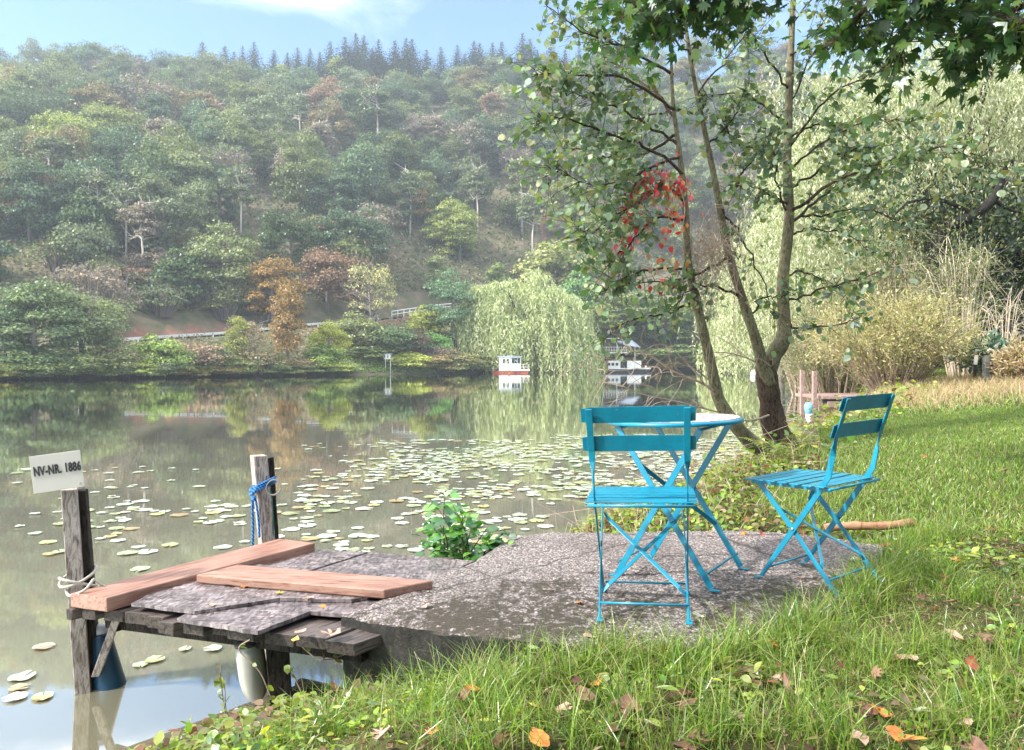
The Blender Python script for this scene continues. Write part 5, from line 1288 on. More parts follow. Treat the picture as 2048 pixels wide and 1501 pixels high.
# ------------------------------------------------------------------ right bank shrubs and trees
def lumps(r, c, rad, n, shell=.35):
    e = rdirs(n, r); return c + e * rad * r.uniform(shell, 1.0, (n, 1)) ** .5, e
def twiggy_bush(name, label, px, py0, py1, wpx, D, mat, nleaf, ls, ntwig, seed, twigm='twig', arch=.5, kind='lance', cat='bush', depth=.8, full=False):
    r = np.random.default_rng(seed); x = S(px) * D; z = hz(x, D) if lake_sd(np.array([x]), np.array([D]))[0] > 0 else WL
    top = at(px, py0, D)[2]; h = top - z; w = wpx / F * D / 2; g = thing(name, label, cat, (x, D, z)); LP = []; LD = []
    m = MB()
    for k in range(ntwig):
        a = r.uniform(0, 6.28); q = r.uniform(.05, 1.0) ** .7; hh = h * r.uniform(.55, 1.0) * (1 - .35 * q * q)
        b = np.array([math.cos(a) * w * .25 * q, math.sin(a) * w * .25 * q * depth, 0]); e = np.array([math.cos(a) * w * q, math.sin(a) * w * q * depth, hh])
        Q = bend_line([b, b * .5 + e * .5 + (0, 0, h * .12 * arch) + r.normal(size=3) * .06, e + r.normal(size=3) * .06, e + (e - b) * np.array([.15, .15, -.05 * arch])], 3)
        m.tube(Q, np.linspace(.010, .002, len(Q)) * (h / 2.2), 4, False)
        for s_ in range(3):
            j = int(r.integers(3, len(Q) - 1)); d = (Q[j] - Q[j - 1]); d /= np.linalg.norm(d); d = d + r.normal(size=3) * .6
            e2 = Q[j] + d * r.uniform(.15, .4) * h / 2; m.tube([Q[j], e2], [.004, .0015], 3, False)
            for q_ in range(int(nleaf / ntwig / 5)): LP.append(Q[j] + (e2 - Q[j]) * r.uniform(0, 1.05) + r.normal(size=3) * .05 * h / 2); LD.append(d + r.normal(size=3) * .6)
        for q_ in range(int(nleaf / ntwig * .4)):
            j = int(r.integers(2, len(Q))); LP.append(Q[j] + r.normal(size=3) * .07 * h / 2); LD.append((e - b) + r.normal(size=3) * .6 * h)
    m.build('twigs', M[twigm], g, True)
    if nleaf:
        LP = np.array(LP); n = len(LP); LD = np.array(LD); LP[:, 2] = np.maximum(LP[:, 2], .02)
        MB().polys(place_leaves(kind, LP, LD, r.normal(size=(n, 3)) + (0, -.2, .6), ls * r.uniform(.6, 1.3, n))).build('foliage', mat, g)
    return g
twiggy_bush('spirea_bush', 'big yellow green twiggy bush behind the sideways chair', 1785, 590, 790, 300, 16, M['ybush'], 22000, .075, 300, 501, depth=.7)
twiggy_bush('spirea_bush', 'greener twiggy bush left of the big yellow bush over the second jetty', 1665, 585, 800, 190, 18.5, M['gbush'], 15000, .075, 190, 502)
twiggy_bush('spirea_bush', 'olive green bush high behind the big yellow bush', 1790, 480, 760, 260, 21, M['gbush'], 15000, .09, 190, 503)
twiggy_bush('dry_shrub', 'tall half bare shrub of pale curving twigs above the yellow bush', 1925, 452, 760, 210, 19, M['gbush'], 6500, .085, 80, 504, 'twig_pale', 1.8)
twiggy_bush('dry_shrub', 'leafless arching twigs against the dark evergreen at the right', 2005, 560, 720, 110, 17.5, None, 0, .05, 26, 505, 'twig_pale', 2.2)
twiggy_bush('laurel_bush', 'blue green broad leaved bush beside the white tag post', 1975, 672, 775, 110, 16.5, M['rhodo'], 1500, .13, 50, 506, 'twig', .4, 'oval')
twiggy_bush('laurel_bush', 'smaller dark broad leaved bush at the right edge', 2050, 690, 775, 70, 16, M['rhodo'], 700, .12, 30, 507, 'twig', .4, 'oval')
twiggy_bush('spirea_bush', 'rusty dry bush at the right edge by the dry grass', 2035, 690, 780, 80, 15, M['straw'], 2200, .10, 80, 508)
twiggy_bush('bank_bush', 'olive bush trailing over the water left of the second jetty', 1630, 640, 790, 90, 27, M['gbush'], 5000, .10, 90, 509)
twiggy_bush('bank_bush', 'pale green bush on the right bank seen right of the alder trunk', 1600, 560, 775, 120, 36, M['gbush'], 6000, .14, 90, 510)
# dark trees behind
def dark_tree(label, px, top, wpx, D, col, key='broad1', cat='tree', nm='dark_tree'):
    x = S(px) * D; z = hz(x, D); h = at(px, top, D)[2] - z; w = wpx / F * D / .85
    return tree_at(key, nm, x, D, h, w, col, label, cat, 'trees on the right bank')
dark_tree('dark evergreen tree behind the pale twigs at the right edge', 2010, 370, 260, 24, (.03, .05, .02), 'shrub0')
dark_tree('dark tree standing behind the huge willow', 1950, 80, 520, 40, (.05, .08, .03), 'broad0')
dark_tree('broad green tree behind the left side of the huge willow', 1700, 160, 420, 52, (.07, .10, .04), 'broad2')
dark_tree('tall green tree cut off by the right edge behind the willow', 2200, -60, 560, 38, (.06, .09, .035), 'broad4')
dark_tree('dark green bush below the huge willow behind the yellow bush', 1840, 520, 330, 30, (.04, .06, .025), 'shrub1', 'bush', 'dark_bush')
dark_tree('olive tree on the right bank behind the trailing willow', 1560, 420, 260, 75, (.12, .15, .06), 'broad5')
dark_tree('dark bush in the shade right of the trailing willow', 1700, 560, 220, 36, (.06, .08, .03), 'shrub3', 'bush', 'dark_bush')
# trunk leaning under the willow
b0 = np.array([S(1880) * 21, 21, hz(S(1880) * 21, 21)]); g = thing('leaning_tree', 'dark leaning trunk with forked limbs under the huge willow', 'tree', b0)
Wl = lambda px, py, D=21: at(px, py, D) - b0
mb = MB(); mb.tube(bend_line([Wl(1850, 640), Wl(1872, 500), Wl(1900, 455), Wl(1950, 430), Wl(1990, 395), Wl(2005, 345)], 4), np.linspace(.22, .10, 21), 8); mb.build('trunk', M['darkpost'], g, True)
for pts in ([(1950, 430), (1880, 400), (1820, 405), (1780, 440)], [(1985, 398), (2020, 420), (2070, 430)], [(1885, 470), (1890, 430), (1870, 380)]):
    MB().tube(bend_line([Wl(*p) for p in pts], 4), np.linspace(.07, .02, (len(pts) - 1) * 4 + 1), 6).build('limb', M['darkpost'], g, True)
r = np.random.default_rng(512); P = np.array([Wl(r.normal(1900, 90), r.normal(440, 45), r.uniform(20.5, 22.5)) for _ in range(2600)])
MB().polys(place_leaves('oval', P, r.normal(size=(2600, 3)), r.normal(size=(2600, 3)) + (0, 0, .6), r.uniform(.08, .16, 2600))).build('foliage', M['darkleaf'], g)

# second jetty
D2 = 15.6; o2 = at(1690, 800, D2); g = thing('jetty', 'small pinkish timber jetty beyond the alder on the right bank', 'jetty', o2); X2 = lambda px, py, D=D2: at(px, py, D) - o2
MB().box((X2(1712, 790)[0], .35, X2(1712, 794)[2]), (1.75, 1.5, .07)).build('deck', M['jetty2'], g, False, .01)
MB().box((X2(1712, 800)[0], -.33, X2(1712, 797)[2] - .03), (1.7, .06, .10)).build('fascia', M['hull_dark'], g)
MB().box((X2(1680, 808)[0] + .1, -.36, X2(1680, 807)[2]), (1.05, .09, .12)).build('beam', M['jetty2'], g)
for px, dy in ((1617, -.3), (1630, .7)):
    a = X2(px - 3, 742, D2); b = X2(px + 3, 850, D2); MB().box(((a[0] + b[0]) / 2, dy, (a[2] - 1.7) / 2 - .1 + .1), (.075, .09, a[2] + 1.7)).build('mooring_post', M['jetty2'], g)
for px, dy in ((1637, -.2), (1648, .5)): a = X2(px, 812); MB().tube([(a[0], dy, a[2]), (a[0] + .02, dy, a[2] - 1.2)], .065, 10).build('pile', M['jetty2'], g, True)
fender('boat_fender', 'light blue and white fender hanging from the second jetty', at(1616, 806, D2 - .45), at(1622, 848, D2 - .45), [(0, 0), (.03, .02), (.075, .12), (.085, .3), (.085, .85), (.05, 1), (0, 1)],
       [('upper_band', [(.0, .48), (.0865, .50), (.0865, .86), (.055, 1.005), (0, 1.01)], 'fender_lb')], 'fender_w', 'rubber')
# tag post
p = at(1950, 735, 15.5); zg = hz(p[0], p[1]); g = thing('marker_post', 'thin post with a small white tag before the broad leaved bush', 'post', (p[0], p[1], zg)); tz = at(1950, 722, 15.5)[2] - zg
MB().box((0, 0, tz / 2), (.04, .04, tz)).build('post', M['darkpost'], g); MB().box((0, -.03, tz + .02), (.07, .015, .2), Euler((0, .1, 0)).to_matrix()).build('tag', M['white'], g)
p = at(1972, 740, 15.2); zg = hz(p[0], p[1]); o = MB().box((0, 0, .33), (.11, .11, .72), None, 0, .9).build('grey_bollard', M['hose'], None, False, .01); o.location = (p[0], p[1], zg); tag(o, 'short grey post right of the white tag post', 'post')
# buoy seen left of the alder trunk
p = on_z(1506, 752, WL); g = thing('mooring_buoy', 'small white buoy on the water left of the alder trunk', 'buoy', tuple(p)); MB().lathe([(0, -.2), (.25, -.1), (.36, .25), (.30, .5), (.12, .68), (0, .7)], 16).build('body', M['white'], g, True)
MB().tube([(0, 0, .66), (0, 0, .9)], .05, 6).build('eye', M['hose'], g)
# the stick on the grass edge
a = S2W([1.76, 4.22, .03]); b = S2W([2.24, 4.17, .055]); Q = np.array([a + (b - a) * t + (0, 0, .006 * math.sin(t * 7)) for t in np.linspace(0, 1, 14)])
a2 = Q[0].copy(); o = MB().tube(Q - a2, .024 * (1 + .1 * np.sin(np.arange(14) * 1.7)), 12).build('stripped_stick', M['stick'], None, True); o.location = a2; tag(o, 'barkless brown stick lying behind the sideways chair', 'stick')
# leaf shrub rising behind the jetty
def leafy_shrub():
    r = np.random.default_rng(601); b0 = at(905, 1118, 4.25); b0[2] = -.35; g = thing('alder_seedling', 'bright leafy shrub growing between jetty and slab over the water', 'shrub', b0)
    m = MB(); LP = []; LD = []; LN = []; LS = []
    for px, py in [(850, 1030), (862, 1000), (890, 990), (905, 1010), (925, 1020), (945, 1045), (975, 1055), (1010, 1075), (1030, 1085), (880, 1050), (915, 1060), (950, 1085), (990, 1095), (845, 1090), (870, 1085), (900, 1095), (935, 1100), (1045, 1075), (840, 1060), (860, 1110)]:
        D = 4.3 + r.uniform(-.2, .25); e = at(px, py, D) - b0; b = r.normal(size=3) * .05 + (0, 0, .05)
        Q = bend_line([b, b * .5 + e * .5 + (0, 0, .06) + r.normal(size=3) * .02, e], 5); m.tube(Q, np.linspace(.006, .0015, len(Q)), 4, False)
        for k in range(15):
            f = r.uniform(.3, 1.02); c = Q[min(int(f * (len(Q) - 1)), len(Q) - 1)] + r.normal(size=3) * .035
            d = r.normal(size=3) * .8 + (Q[-1] - Q[0]) * 1.0; d[2] *= .4; LP.append(c); LD.append(d); LN.append(r.normal(size=3) * .35 + (0, -.3, 1)); LS.append(r.uniform(.05, .095))
    m.build('stems', M['bark_dark'], g); MB().polys(place_leaves('oval', np.array(LP), np.array(LD), np.array(LN), np.array(LS))).build('foliage', M['shrub'], g)
leafy_shrub()
# fern by the alder
r = np.random.default_rng(602); p = at(1560, 955, 7.4); g = thing('fern', 'light green fern at the foot of the alder', 'fern', (p[0], p[1], hz(p[0], p[1])))
for k in range(7):
    a = k * .9; L = r.uniform(.35, .5); d = np.array([math.cos(a), math.sin(a), 0]); Q = []
    t = np.linspace(0, 1, 20); pts = d * L * t[:, None] + np.stack([t * 0, t * 0, .42 * t * (1.35 - .8 * t)], 1); sd = np.array([-d[1], d[0], 0]); w = .10 * np.sin(t * 2.7 + .35)
    A = np.concatenate([pts[1:], pts[1:]]); Dd = np.concatenate([np.tile(sd, (19, 1)), np.tile(-sd, (19, 1))]) + d * .35; sz = np.concatenate([w[1:], w[1:]])
    MB().polys(place_leaves('lance', A, Dd, np.tile([0, 0, 1.0], (38, 1)), np.abs(sz))).build('frond', M['herb'], g)

# ------------------------------------------------------------------ lily pads
def pad_mesh(seed):
    r = np.random.default_rng(seed); n = 22; V = [(0, 0, 0)]; notch = .16
    for k in range(n):
        a = notch + (2 * math.pi - 2 * notch) * k / (n - 1); rad = .5 * (1 + .04 * math.sin(3 * a + seed) + r.normal() * .012) * (1.0 if 0 < k < n - 1 else .96)
        V.append((math.cos(a) * rad, math.sin(a) * rad * .9, .003 + .006 * abs(math.sin(a * 2 + seed)) * r.uniform(.2, 1)))
    m = MB(); m.add(V, [(0, i, i + 1) for i in range(1, n)]); return m.mesh('lily_pad', M['pad'], True), np.array(V), [(0, i, i + 1) for i in range(1, n)]
PADS = [pad_mesh(k) for k in range(6)]
r = np.random.default_rng(700); spots = []
def dens(px, py):
    # how thick the pads lie, read off the photograph
    d = 0
    if 880 < py < 1010: d = np.clip((px - 560) / 480, 0, 1) ** 1.3 * 1.0 * (1 if py > 905 else .75)
    if 1010 <= py < 1110 and px > 20: d = .12 if px < 560 else .22
    if 935 < py <= 1040 and 30 < px < 640: d = max(d, .05)
    if 1000 < py < 1060 and 200 < px < 480: d = .30
    if 975 < py < 1100 and 600 < px < 1000: d = .42
    if 1110 <= py < 1260 and px < 480: d = .03
    if 1260 <= py < 1410 and px < 470: d = .012
    if 760 < py < 880 and 1520 < px < 1640: d = .55
    if 850 < py < 900 and 1420 < px < 1560: d = .5
    if 870 < py < 905 and 1100 < px < 1420: d = .5
    return d
tries = 0; grid = {}
while tries < 60000 and len(spots) < 2300:
    tries += 1
    py = 728 + 1.54 * F / r.uniform(3.2, 62) if r.uniform() < .7 else r.uniform(760, 1410); px = r.uniform(25, 1645)
    if py > 1420 or py < 755: continue
    p = on_z(px, py, WL); x, y = p[0], p[1]; clump = .5 + .9 * math.sin(x * 2.3 + 1.7 * math.sin(y * 1.1)) * math.cos(y * 1.9 + x)
    if r.uniform() > dens(px, py) * max(.10, clump) * 1.9 * min(1, (200 / (py - 728)) ** 2.4): continue
    sz = r.uniform(.08, .195); key = (int(x / .24), int(y / .24))
    if any((key[0] + i, key[1] + j) in grid and math.hypot(x - grid[(key[0] + i, key[1] + j)][0], y - grid[(key[0] + i, key[1] + j)][1]) < sz * .62 for i in (-1, 0, 1) for j in (-1, 0, 1)): continue
    if lake_sd(np.array([x]), np.array([y]))[0] > -.15: continue
    grid[key] = (x, y); spots.append((x, y, sz, py))
for px, py, sz in [(88, 1296, .17), (310, 1322, .15), (370, 1300, .11), (425, 1300, .15), (295, 1105, .26), (255, 1108, .25), (340, 1092, .22), (45, 1356, .19), (38, 1378, .14), (85, 1396, .15), (30, 1398, .16), (235, 1083, .2), (445, 1096, .24), (120, 1105, .2), (100, 1110, .18), (280, 1332, .12)]:
    p = on_z(px, py, WL); spots.append((p[0], p[1], sz * .66, 9000 + py))
spots.sort(key=lambda s: -s[2] / s[1]); print('pads', len(spots))
W0 = len(spots)
for i, (x, y, sz, py) in enumerate(spots[:298]):
    me = PADS[i % 6][0]; o = link('lily_pad', me); o.location = (x, y, WL + .002 + .0018 * (i % 3)); o.rotation_euler = (0, 0, r.uniform(0, 6.28)); o.scale = (sz, sz, 1)
    q_ = w2p(x, y, WL); wh = 'at the lower left near the outer jetty post' if q_[1] > 1200 else 'left of the far jetty post' if q_[0] < 505 else 'between the far jetty post and the leafy shrub' if q_[0] < 850 and q_[1] > 980 else 'in the thick patch left of the blue chair' if q_[0] < 1160 else 'seen between the legs of the chair and table' if q_[0] < 1500 else 'right of the alder trunk'
    tag(o, 'round lily pad ' + wh, 'lily pad', 'lily pads ' + wh)
m = MB()
for i, (x, y, sz, py) in enumerate(spots[298:]):
    V = PADS[i % 6][1]; a = r.uniform(0, 6.28); c, s_ = math.cos(a), math.sin(a)
    m.add(np.stack([x + sz * (V[:, 0] * c - V[:, 1] * s_), y + sz * (V[:, 0] * s_ + V[:, 1] * c), WL + .0095 + .0012 * (i % 3) + V[:, 2] * .8], 1), PADS[i % 6][2])
tag(m.build('floating_pads', M['pad'], None, True), kind='stuff')

# ------------------------------------------------------------------ grass, weeds, litter
SLI = np.linalg.inv(RS)
def on_slab(X, Y, k=.97): return inpoly(X, Y, [tuple(cen + (np.array(p) - cen) * k) for p in SLAB])
DECK = [tuple(c0 - v * .08 - u * .05), tuple(c0 + u * 1.52 - v * .08), tuple(c0 + u * 1.45 + v * 1.3), tuple(c0 + v * 1.3 - u * .05)]
def land_points(n, x0, x1, y0, y1, r, sdmin=.02):
    X = r.uniform(x0, x1, n); Y = r.uniform(y0, y1, n)
    keep = (np.abs(X / np.maximum(Y, .1)) < 1.02) & (Y > 1.2)
    X, Y = X[keep], Y[keep]; sd = lake_sd(X, Y); keep = (sd > sdmin) & ~on_slab(X, Y) & ~inpoly(X, Y, DECK)
    X, Y, sd = X[keep], Y[keep], sd[keep]; return X, Y, height(X, Y, sd), sd
def blades(X, Y, Z, H, Wd, r, lean=.45):
    n = len(X); a = r.uniform(0, 2 * math.pi, n); ln = np.abs(r.normal(size=n)) * lean * H + .12 * H; f = r.uniform(0, 2 * math.pi, n)
    dx, dy = np.cos(a) * ln, np.sin(a) * ln; wx_, wy_ = np.cos(f) * Wd / 2, np.sin(f) * Wd / 2; rows = []
    for t, wf in ((0, 1), (.4, .9), (.75, .6), (1, .08)):
        cx = X + dx * t ** 2; cy = Y + dy * t ** 2; cz = Z + H * (t - .28 * t ** 2.5 * np.clip(ln / H, 0, 1.4)) - .01
        rows.append((np.stack([cx - wx_ * wf, cy - wy_ * wf, cz], 1), np.stack([cx + wx_ * wf, cy + wy_ * wf, cz], 1)))
    V = np.stack([p for rw in rows for p in rw], 1).reshape(-1, 3); b = np.arange(n)[:, None] * 8
    Fq = np.concatenate([b + np.array([2 * k, 2 * k + 1, 2 * k + 3, 2 * k + 2]) for k in range(3)], 0)
    m = MB(); m.v.append(V); m.n = len(V); m.f.append(Fq); m.mi.append(0); return m
r = np.random.default_rng(800)
Xs, Ys, Zs, Ds = [], [], [], []
def patch(v_, lo, hi, n1=1.9): return lo + (hi - lo) * np.clip(v_, 0, 1)
def pn(X, Y, k, s): return .5 + .5 * np.sin(X * k + s + 1.6 * np.sin(Y * k * .8 + s)) * np.cos(Y * k * 1.2 + 1.1 * np.sin(X * k * .9))
# near turf
X, Y, Z, sd = land_points(330000, -1.7, 4.3, 1.25, 4.2, r)
lawn = np.clip((X - 1.6) / .8, 0, 1); q = pn(X, Y, 3.1, .4) * .6 + pn(X, Y, 7.3, 2) * .4
H = (.022 + .050 * q ** 1.6) * (1 - .15 * lawn) * r.uniform(.5, 1.3, len(X)); keep = r.uniform(0, 1, len(X)) < .16 + .84 * q ** 1.3
blades(X[keep], Y[keep], Z[keep], H[keep], r.uniform(.0016, .0040, keep.sum()), r, .7).build('grass', M['grass'])['kind'] = 'stuff'
# tufts: long arching blades
def tufts(cs, name, mat, nb=130, h=(.12, .26), spread=.05, w=(.0025, .0045), lean=.75):
    XX, YY, HH = [], [], []
    for x, y in cs:
        n = int(nb * r.uniform(.5, 1.2)); XX.append(x + r.normal(size=n) * spread); YY.append(y + r.normal(size=n) * spread); HH.append(r.uniform(*h, n) * r.uniform(.7, 1.1))
    X, Y, H = map(np.concatenate, (XX, YY, HH)); k = ~on_slab(X, Y, .9); X, Y, H = X[k], Y[k], H[k]
    o = blades(X, Y, height(X, Y), H, r.uniform(*w, len(X)), r, lean).build(name, M[mat]); o['kind'] = 'stuff'
cs = [on_z(px, py, 0)[:2] for px, py in [(1720, 1195), (1700, 1215), (1750, 1185), (1790, 1170), (1640, 1250), (1600, 1265), (1560, 1290), (1500, 1300), (1460, 1310), (1400, 1330), (1380, 1360), (1350, 1310), (1300, 1320), (1240, 1300), (1190, 1310), (1120, 1330), (1050, 1330), (1000, 1340), (1000, 1380), (950, 1310),
      (930, 1340), (900, 1330), (840, 1400), (1850, 1140), (1880, 1160), (1900, 1080), (1840, 1090), (1950, 1200), (1420, 1460), (1500, 1440), (1620, 1420), (1650, 1470), (1300, 1480), (1180, 1460), (1260, 1400), (1760, 1330), (1840, 1300), (1960, 1420), (2010, 1380), (1900, 1460), (2020, 1300), (1700, 1290), (1580, 1350), (1060, 1420), (980, 1470), (880, 1480)]]
cs += [on_z(px, py, 0)[:2] for px, py in [(1745, 1165), (1775, 1145), (1800, 1125), (1815, 1105), (1690, 1205), (1660, 1228), (1720, 1180), (1760, 1150), (1830, 1088), (1620, 1250), (1580, 1270), (1530, 1285)]]
cs += [on_z(px, py, -.25)[:2] for px, py in [(800, 1380), (760, 1400), (730, 1430), (700, 1400), (680, 1450), (650, 1470), (600, 1490), (560, 1500), (860, 1380), (640, 1430), (520, 1520), (780, 1440)]]
tufts(cs, 'grass_tufts', 'grass', 150, (.08, .22), .055)
# farther lawn
X, Y, Z, sd = land_points(170000, .3, 9, 4.0, 11, r); lawn = X > 1.55 + (Y - 4) * .38 + .35 * np.sin(Y * 2)
k = lawn | (r.uniform(0, 1, len(X)) < .16); X, Y, Z = X[k], Y[k], Z[k]; L = lawn[k]
blades(X, Y, Z, r.uniform(.03, .075, len(X)) * np.where(L, 1, 1.6), r.uniform(.004, .008, len(X)), r, .6).build('grass', M['grass'])['kind'] = 'stuff'
X, Y, Z, sd = land_points(90000, 3, 24, 10.5, 30, r)
blades(X, Y, Z, r.uniform(.05, .12, len(X)), r.uniform(.010, .018, len(X)), r, .6).build('grass', M['grass'])['kind'] = 'stuff'
# pinkish dry grass strip before the bushes
n = 26000; s = r.uniform(S(1640), S(2080), n); Y = r.uniform(11.5, 17.5, n) + np.clip((S(1850) - s) * 8, 0, 3); X = s * Y; sd = lake_sd(X, Y); k = (sd > .1) & (r.uniform(0, 1, n) < np.clip((Y - 12.5) / 3, .1, 1)); X, Y, sd = X[k], Y[k], sd[k]
blades(X, Y, height(X, Y, sd), r.uniform(.12, .38, len(X)), r.uniform(.006, .012, len(X)), r, .8).build('dry_grass', M['straw'])['kind'] = 'stuff'
# broad-leaved weeds and bank herbs
def herbs(n, x0, x1, y0, y1, sel, size, lift, mat, name, shape='oval', tilt=.5, sdmin=-.05):
    X, Y, Z, sd = land_points(n, x0, x1, y0, y1, r, sdmin); k = sel(X, Y, sd); X, Y, Z, sd = X[k], Y[k], Z[k], sd[k]; m_ = len(X)
    P = np.stack([X, Y, Z + r.uniform(0, 1, m_) ** 1.3 * lift * (.4 + pn(X, Y, 3.3, 1.0))], 1); Dd = r.normal(size=(m_, 3)); Dd[:, 2] = r.normal(size=m_) * .3
    o = MB().polys(place_leaves(shape, P, Dd, r.normal(size=(m_, 3)) * tilt + (0, 0, 1), size * r.uniform(.5, 1.3, m_))).build(name, M[mat]); o['kind'] = 'stuff'; return o
bank = lambda X, Y, sd: (sd < 1.5) & (Y > 4.3) & (X < 1.6 + (Y - 4) * .40 + .35 * np.sin(Y * 2)) | ((Y > 4.3) & (X > .1) & (X < 1.5 + (Y - 4) * .38 + .3 * np.sin(Y * 2)) & (sd < 3.5))
herbs(52000, -.6, 9, 4.2, 14, bank, .050, .09, 'herb', 'bank_weeds')
herbs(26000, -.6, 9, 4.2, 14, bank, .05, .05, 'litter', 'leaf_litter', 'oval', .6)
herbs(9000, -1.4, .6, 2.2, 4.4, lambda X, Y, sd: (sd < .9), .045, .10, 'herb', 'bank_weeds')
herbs(14000, -2.0, -.1, 1.7, 3.7, lambda X, Y, sd: (sd < .75), .042, .15, 'herb', 'bank_weeds')
herbs(5200, -1.8, .5, 1.8, 3.4, lambda X, Y, sd: (sd < 1.3) & (pn(X, Y, 4, 1) > .35), .040, .16, 'herb', 'bank_weeds', 'lance', .6)
herbs(16000, -1.2, 3.4, 1.3, 4.3, lambda X, Y, sd: pn(X, Y, 2.7, 3.1) * pn(X, Y, 6, 1) > .28, .034, .06, 'herb', 'lawn_weeds')
herbs(16000, -1.2, 3.4, 1.3, 4.3, lambda X, Y, sd: pn(X, Y, 2.1, 5.0) > .35, .026, .025, 'litter', 'leaf_litter', 'lance', 1.0)
herbs(420, -1.2, 3.4, 1.3, 4.3, lambda X, Y, sd: pn(X, Y, 2.1, 5.0) > .3, .05, .05, 'litter', 'leaf_litter', 'maple', .8)
herbs(700, -1.2, 3.4, 1.3, 4.3, lambda X, Y, sd: pn(X, Y, 3.1, 2.0) > .4, .065, .07, 'herb', 'lawn_weeds', 'lance', .4)
herbs(9000, 2, 14, 8, 18, lambda X, Y, sd: (sd < 2.2), .09, .35, 'herb', 'bank_weeds')
# thin dry stems standing out of the bank
m = MB()
for k in range(260):
    x = r.uniform(.2, 4.5); y = r.uniform(4.5, 9); sdv = lake_sd(np.array([x]), np.array([y]))[0]
    if sdv < 0 or x > 1.7 + (y - 4) * .42: continue
    z = hz(x, y); L = r.uniform(.12, .5); a = np.array([x, y, z]); m.tube([a, a + (r.normal() * .08, r.normal() * .08, L * .6), a + (r.normal() * .2, r.normal() * .2, L * r.uniform(.6, 1))], [.003, .0022, .001], 3, False)
tag(m.build('dry_stems', M['twig']), kind='stuff')

# bramble shoot hanging at the near bank corner
g = thing('bramble_shoot', 'thin bramble shoots with small leaves arching over the water under the jetty', 'bramble', on_z(520, 1470, -.4)); gl = np.array(g.location); LP = []
for pts in ([(500, 1500), (455, 1430), (448, 1370), (425, 1375)], [(455, 1460), (445, 1390), (440, 1330)], [(500, 1280), (478, 1300), (520, 1345), (545, 1400), (575, 1420)], [(600, 1290), (640, 1320), (690, 1310)], [(310, 1501), (370, 1490), (420, 1492)], [(620, 1440), (600, 1380), (580, 1340)]):
    Q = bend_line([at(a, b, 3.0) - gl for a, b in pts], 6); MB().tube(Q, np.linspace(.003, .0015, len(Q)), 4, False).build('stem', M['twig'], g); LP += [Q[i] for i in r.integers(0, len(Q), 10)]
LP = np.array(LP); n = len(LP); MB().polys(place_leaves('oval', LP, r.normal(size=(n, 3)), r.normal(size=(n, 3)) * .5 + (0, -.3, 1), r.uniform(.02, .045, n))).build('foliage', M['herb'], g)
# low plank edge of the bank at the bottom left
a = on_z(385, 1505, WL + .06); b = on_z(560, 1436, WL + .09); o = MB().strap([a * 0, b - a], [(0, 0, 1)] * 2, [(1, -1, 0)] * 2, .09, .04).build('edge_board', M['darkpost'], None, False, .004); o.location = a; tag(o, 'dark wet board edging the bank at the bottom left', 'board')

# ------------------------------------------------------------------ fallen leaves
def fallen_mesh(seed, kind='maple'):
    rr_ = np.random.default_rng(seed); L = leaf_shape(kind).copy(); n = len(L); c = L.mean(0)
    rings = [c + (L - c) * f for f in (.35, .7, 1.0)]
    V = [c] + [p for rg in rings for p in rg]; V = np.array(V); ax = rr_.uniform(0, 6.28); k1 = rr_.uniform(.5, 1.5)
    d = (V[:, :2] - c[:2]) @ np.array([math.cos(ax), math.sin(ax)]); V[:, 2] = .55 * k1 * d ** 2 + .05 * np.sin(V[:, 0] * 9 + seed) + rr_.normal(size=len(V)) * .02
    fs_ = [(0, 1 + i, 1 + (i + 1) % n) for i in range(n)]
    for k in range(2): fs_ += [(1 + k * n + i, 1 + (k + 1) * n + i, 1 + (k + 1) * n + (i + 1) % n, 1 + k * n + (i + 1) % n) for i in range(n)]
    return V - c, fs_
ZN = lambda px, py: ('on the slab' if py < 1280 and on_slab(*[np.array([q]) for q in on_z(px, py, 0)[:2]], 1.0)[0] else 'in the grass')
